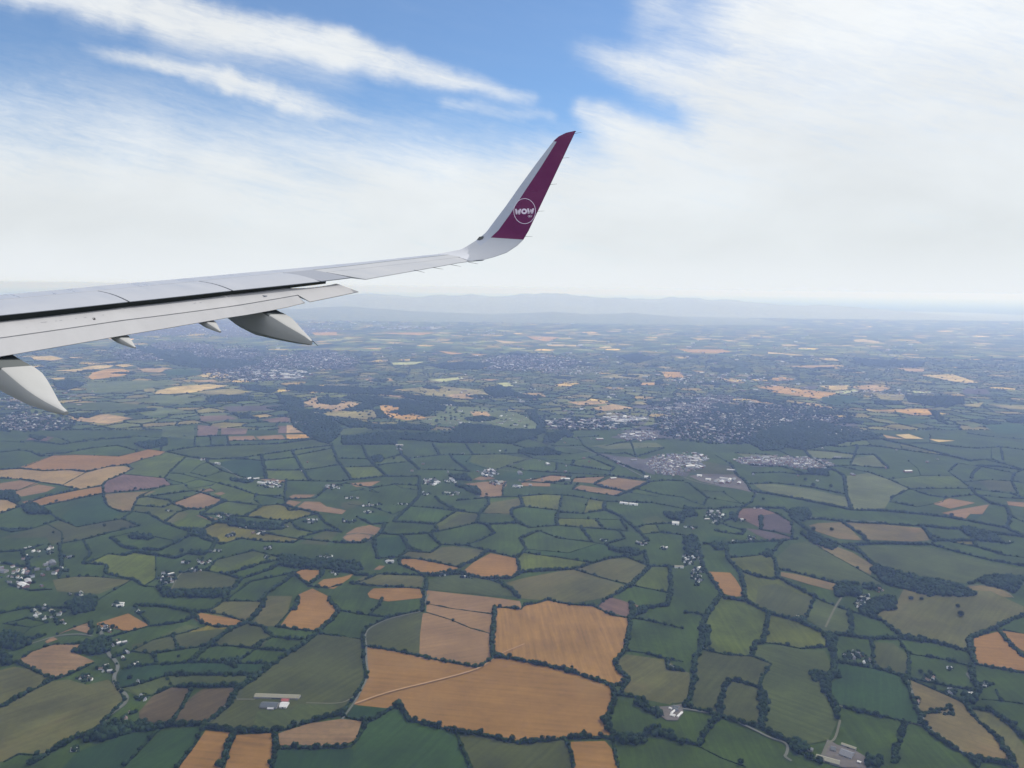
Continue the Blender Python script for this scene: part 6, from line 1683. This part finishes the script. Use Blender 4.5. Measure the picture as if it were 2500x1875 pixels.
# navigation light lens and its cut-out in the leading edge
V_ = [tuple(onw(u, v, .01)) for u, v in ((1163.5, 586), (1170, 578), (1180, 576.5), (1181, 579), (1178, 584), (1170, 586.5))]
mobj('navigation_light', V_, [list(range(6))], M_GLASS, wl)
z3 = lambda x, y: (800+x/3.403, 280+y/3.403)
for a, b in (((2052, 156), (2108, 147)), ((1950, 361), (2008, 356)), ((1845, 580), (1905, 576)), ((1738, 803), (1800, 800)), ((1640, 1012), (1702, 1012))):
    pa = onw(*z3(*a), .0); db = ray(*z3(*b)); t = (pa[0]+.02-AC[0])/db[0]; rod(pa, AC+db*t, .0045, wl)
ail = next(o for o in plane_.children if o.name.startswith('aileron'))
for a, b in (((720, 1291), (805, 1311)), ((877, 1270), (960, 1284)), ((1027, 1247), (1105, 1260)), ((1170, 1225), (1250, 1240))):
    f_ = lambda x, y: zw(x)+.01; pa = hit(*z3(*a), f_); pb = hit(*z3(*b), f_); rod(pa, pb, .006, ail)
# painted number and scuffs on the flap
zz = lambda x, y: (x/5.722, 750+y/5.72)
def stroke(pts, wid):
    q = []
    for (a, b), (c, d_) in zip(pts, pts[1:]):
        L = math.hypot(c-a, d_-b) or 1; nx, ny = -(d_-b)/L*wid, (c-a)/L*wid; q.append([(a+nx, b+ny), (c+nx, d_+ny), (c-nx, d_-ny), (a-nx, b-ny)])
    return q
polys = stroke([(1290, 158), (1305, 152), (1328, 154), (1330, 162), (1300, 172), (1312, 176), (1336, 172)], 3.4)
V_, F_ = [], []
for i, p in enumerate(polys):
    b = len(V_)
    for u, v in p: h_ = hit(*zz(u, v), fmain); V_.append((h_[0], h_[1], h_[2]+.004+.0004*i))
    F_.append(list(range(b, b+4)))
mobj('painted_number', V_, F_, M_ROD, plane_)
V_, F_ = [], []
M_SCUFF = simple('scuff', (.20, .20, .23), .8)
for cx_, cy_, L in ((1190, 142, 26), (1440, 110, 16), (630, 210, 34), (780, 194, 18), (585, 214, 20), (850, 186, 24), (375, 290, 5), (1060, 158, 14), (2720, -55, 24), (2800, -62, 18)):
    u = (cx_, cy_); b = len(V_)
    for du, dv in ((-L, L*.12), (0, -2.2), (L, -L*.14), (L*.3, 2.4)): h_ = hit(*zz(cx_+du, cy_+dv), fmain); V_.append((h_[0], h_[1], h_[2]+.003))
    F_.append([b, b+1, b+2, b+3])
mobj('scuff_marks', V_, F_, M_SCUFF, plane_)
# ------------------------------------------------------------------ haze: one even volume of air round camera and land
hv, hf = boxm(-158000, 158000, -3900, 149000, -2.5, 1014.0)
hm = bpy.data.materials.new('haze_air'); hm.use_nodes = True; hn = hm.node_tree; hn.nodes.clear(); ho = hn.nodes.new('ShaderNodeOutputMaterial'); pv = hn.nodes.new('ShaderNodeVolumePrincipled')
pv.inputs['Color'].default_value = (.38, .52, 1.0, 1); pv.inputs['Absorption Color'].default_value = (1, 1, 1, 1); pv.inputs['Density'].default_value = 6.0e-5; pv.inputs['Anisotropy'].default_value = .3
hn.links.new(pv.outputs[0], ho.inputs['Volume'])
hz = mobj('haze', hv, hf, hm); tag(hz, kind='stuff')
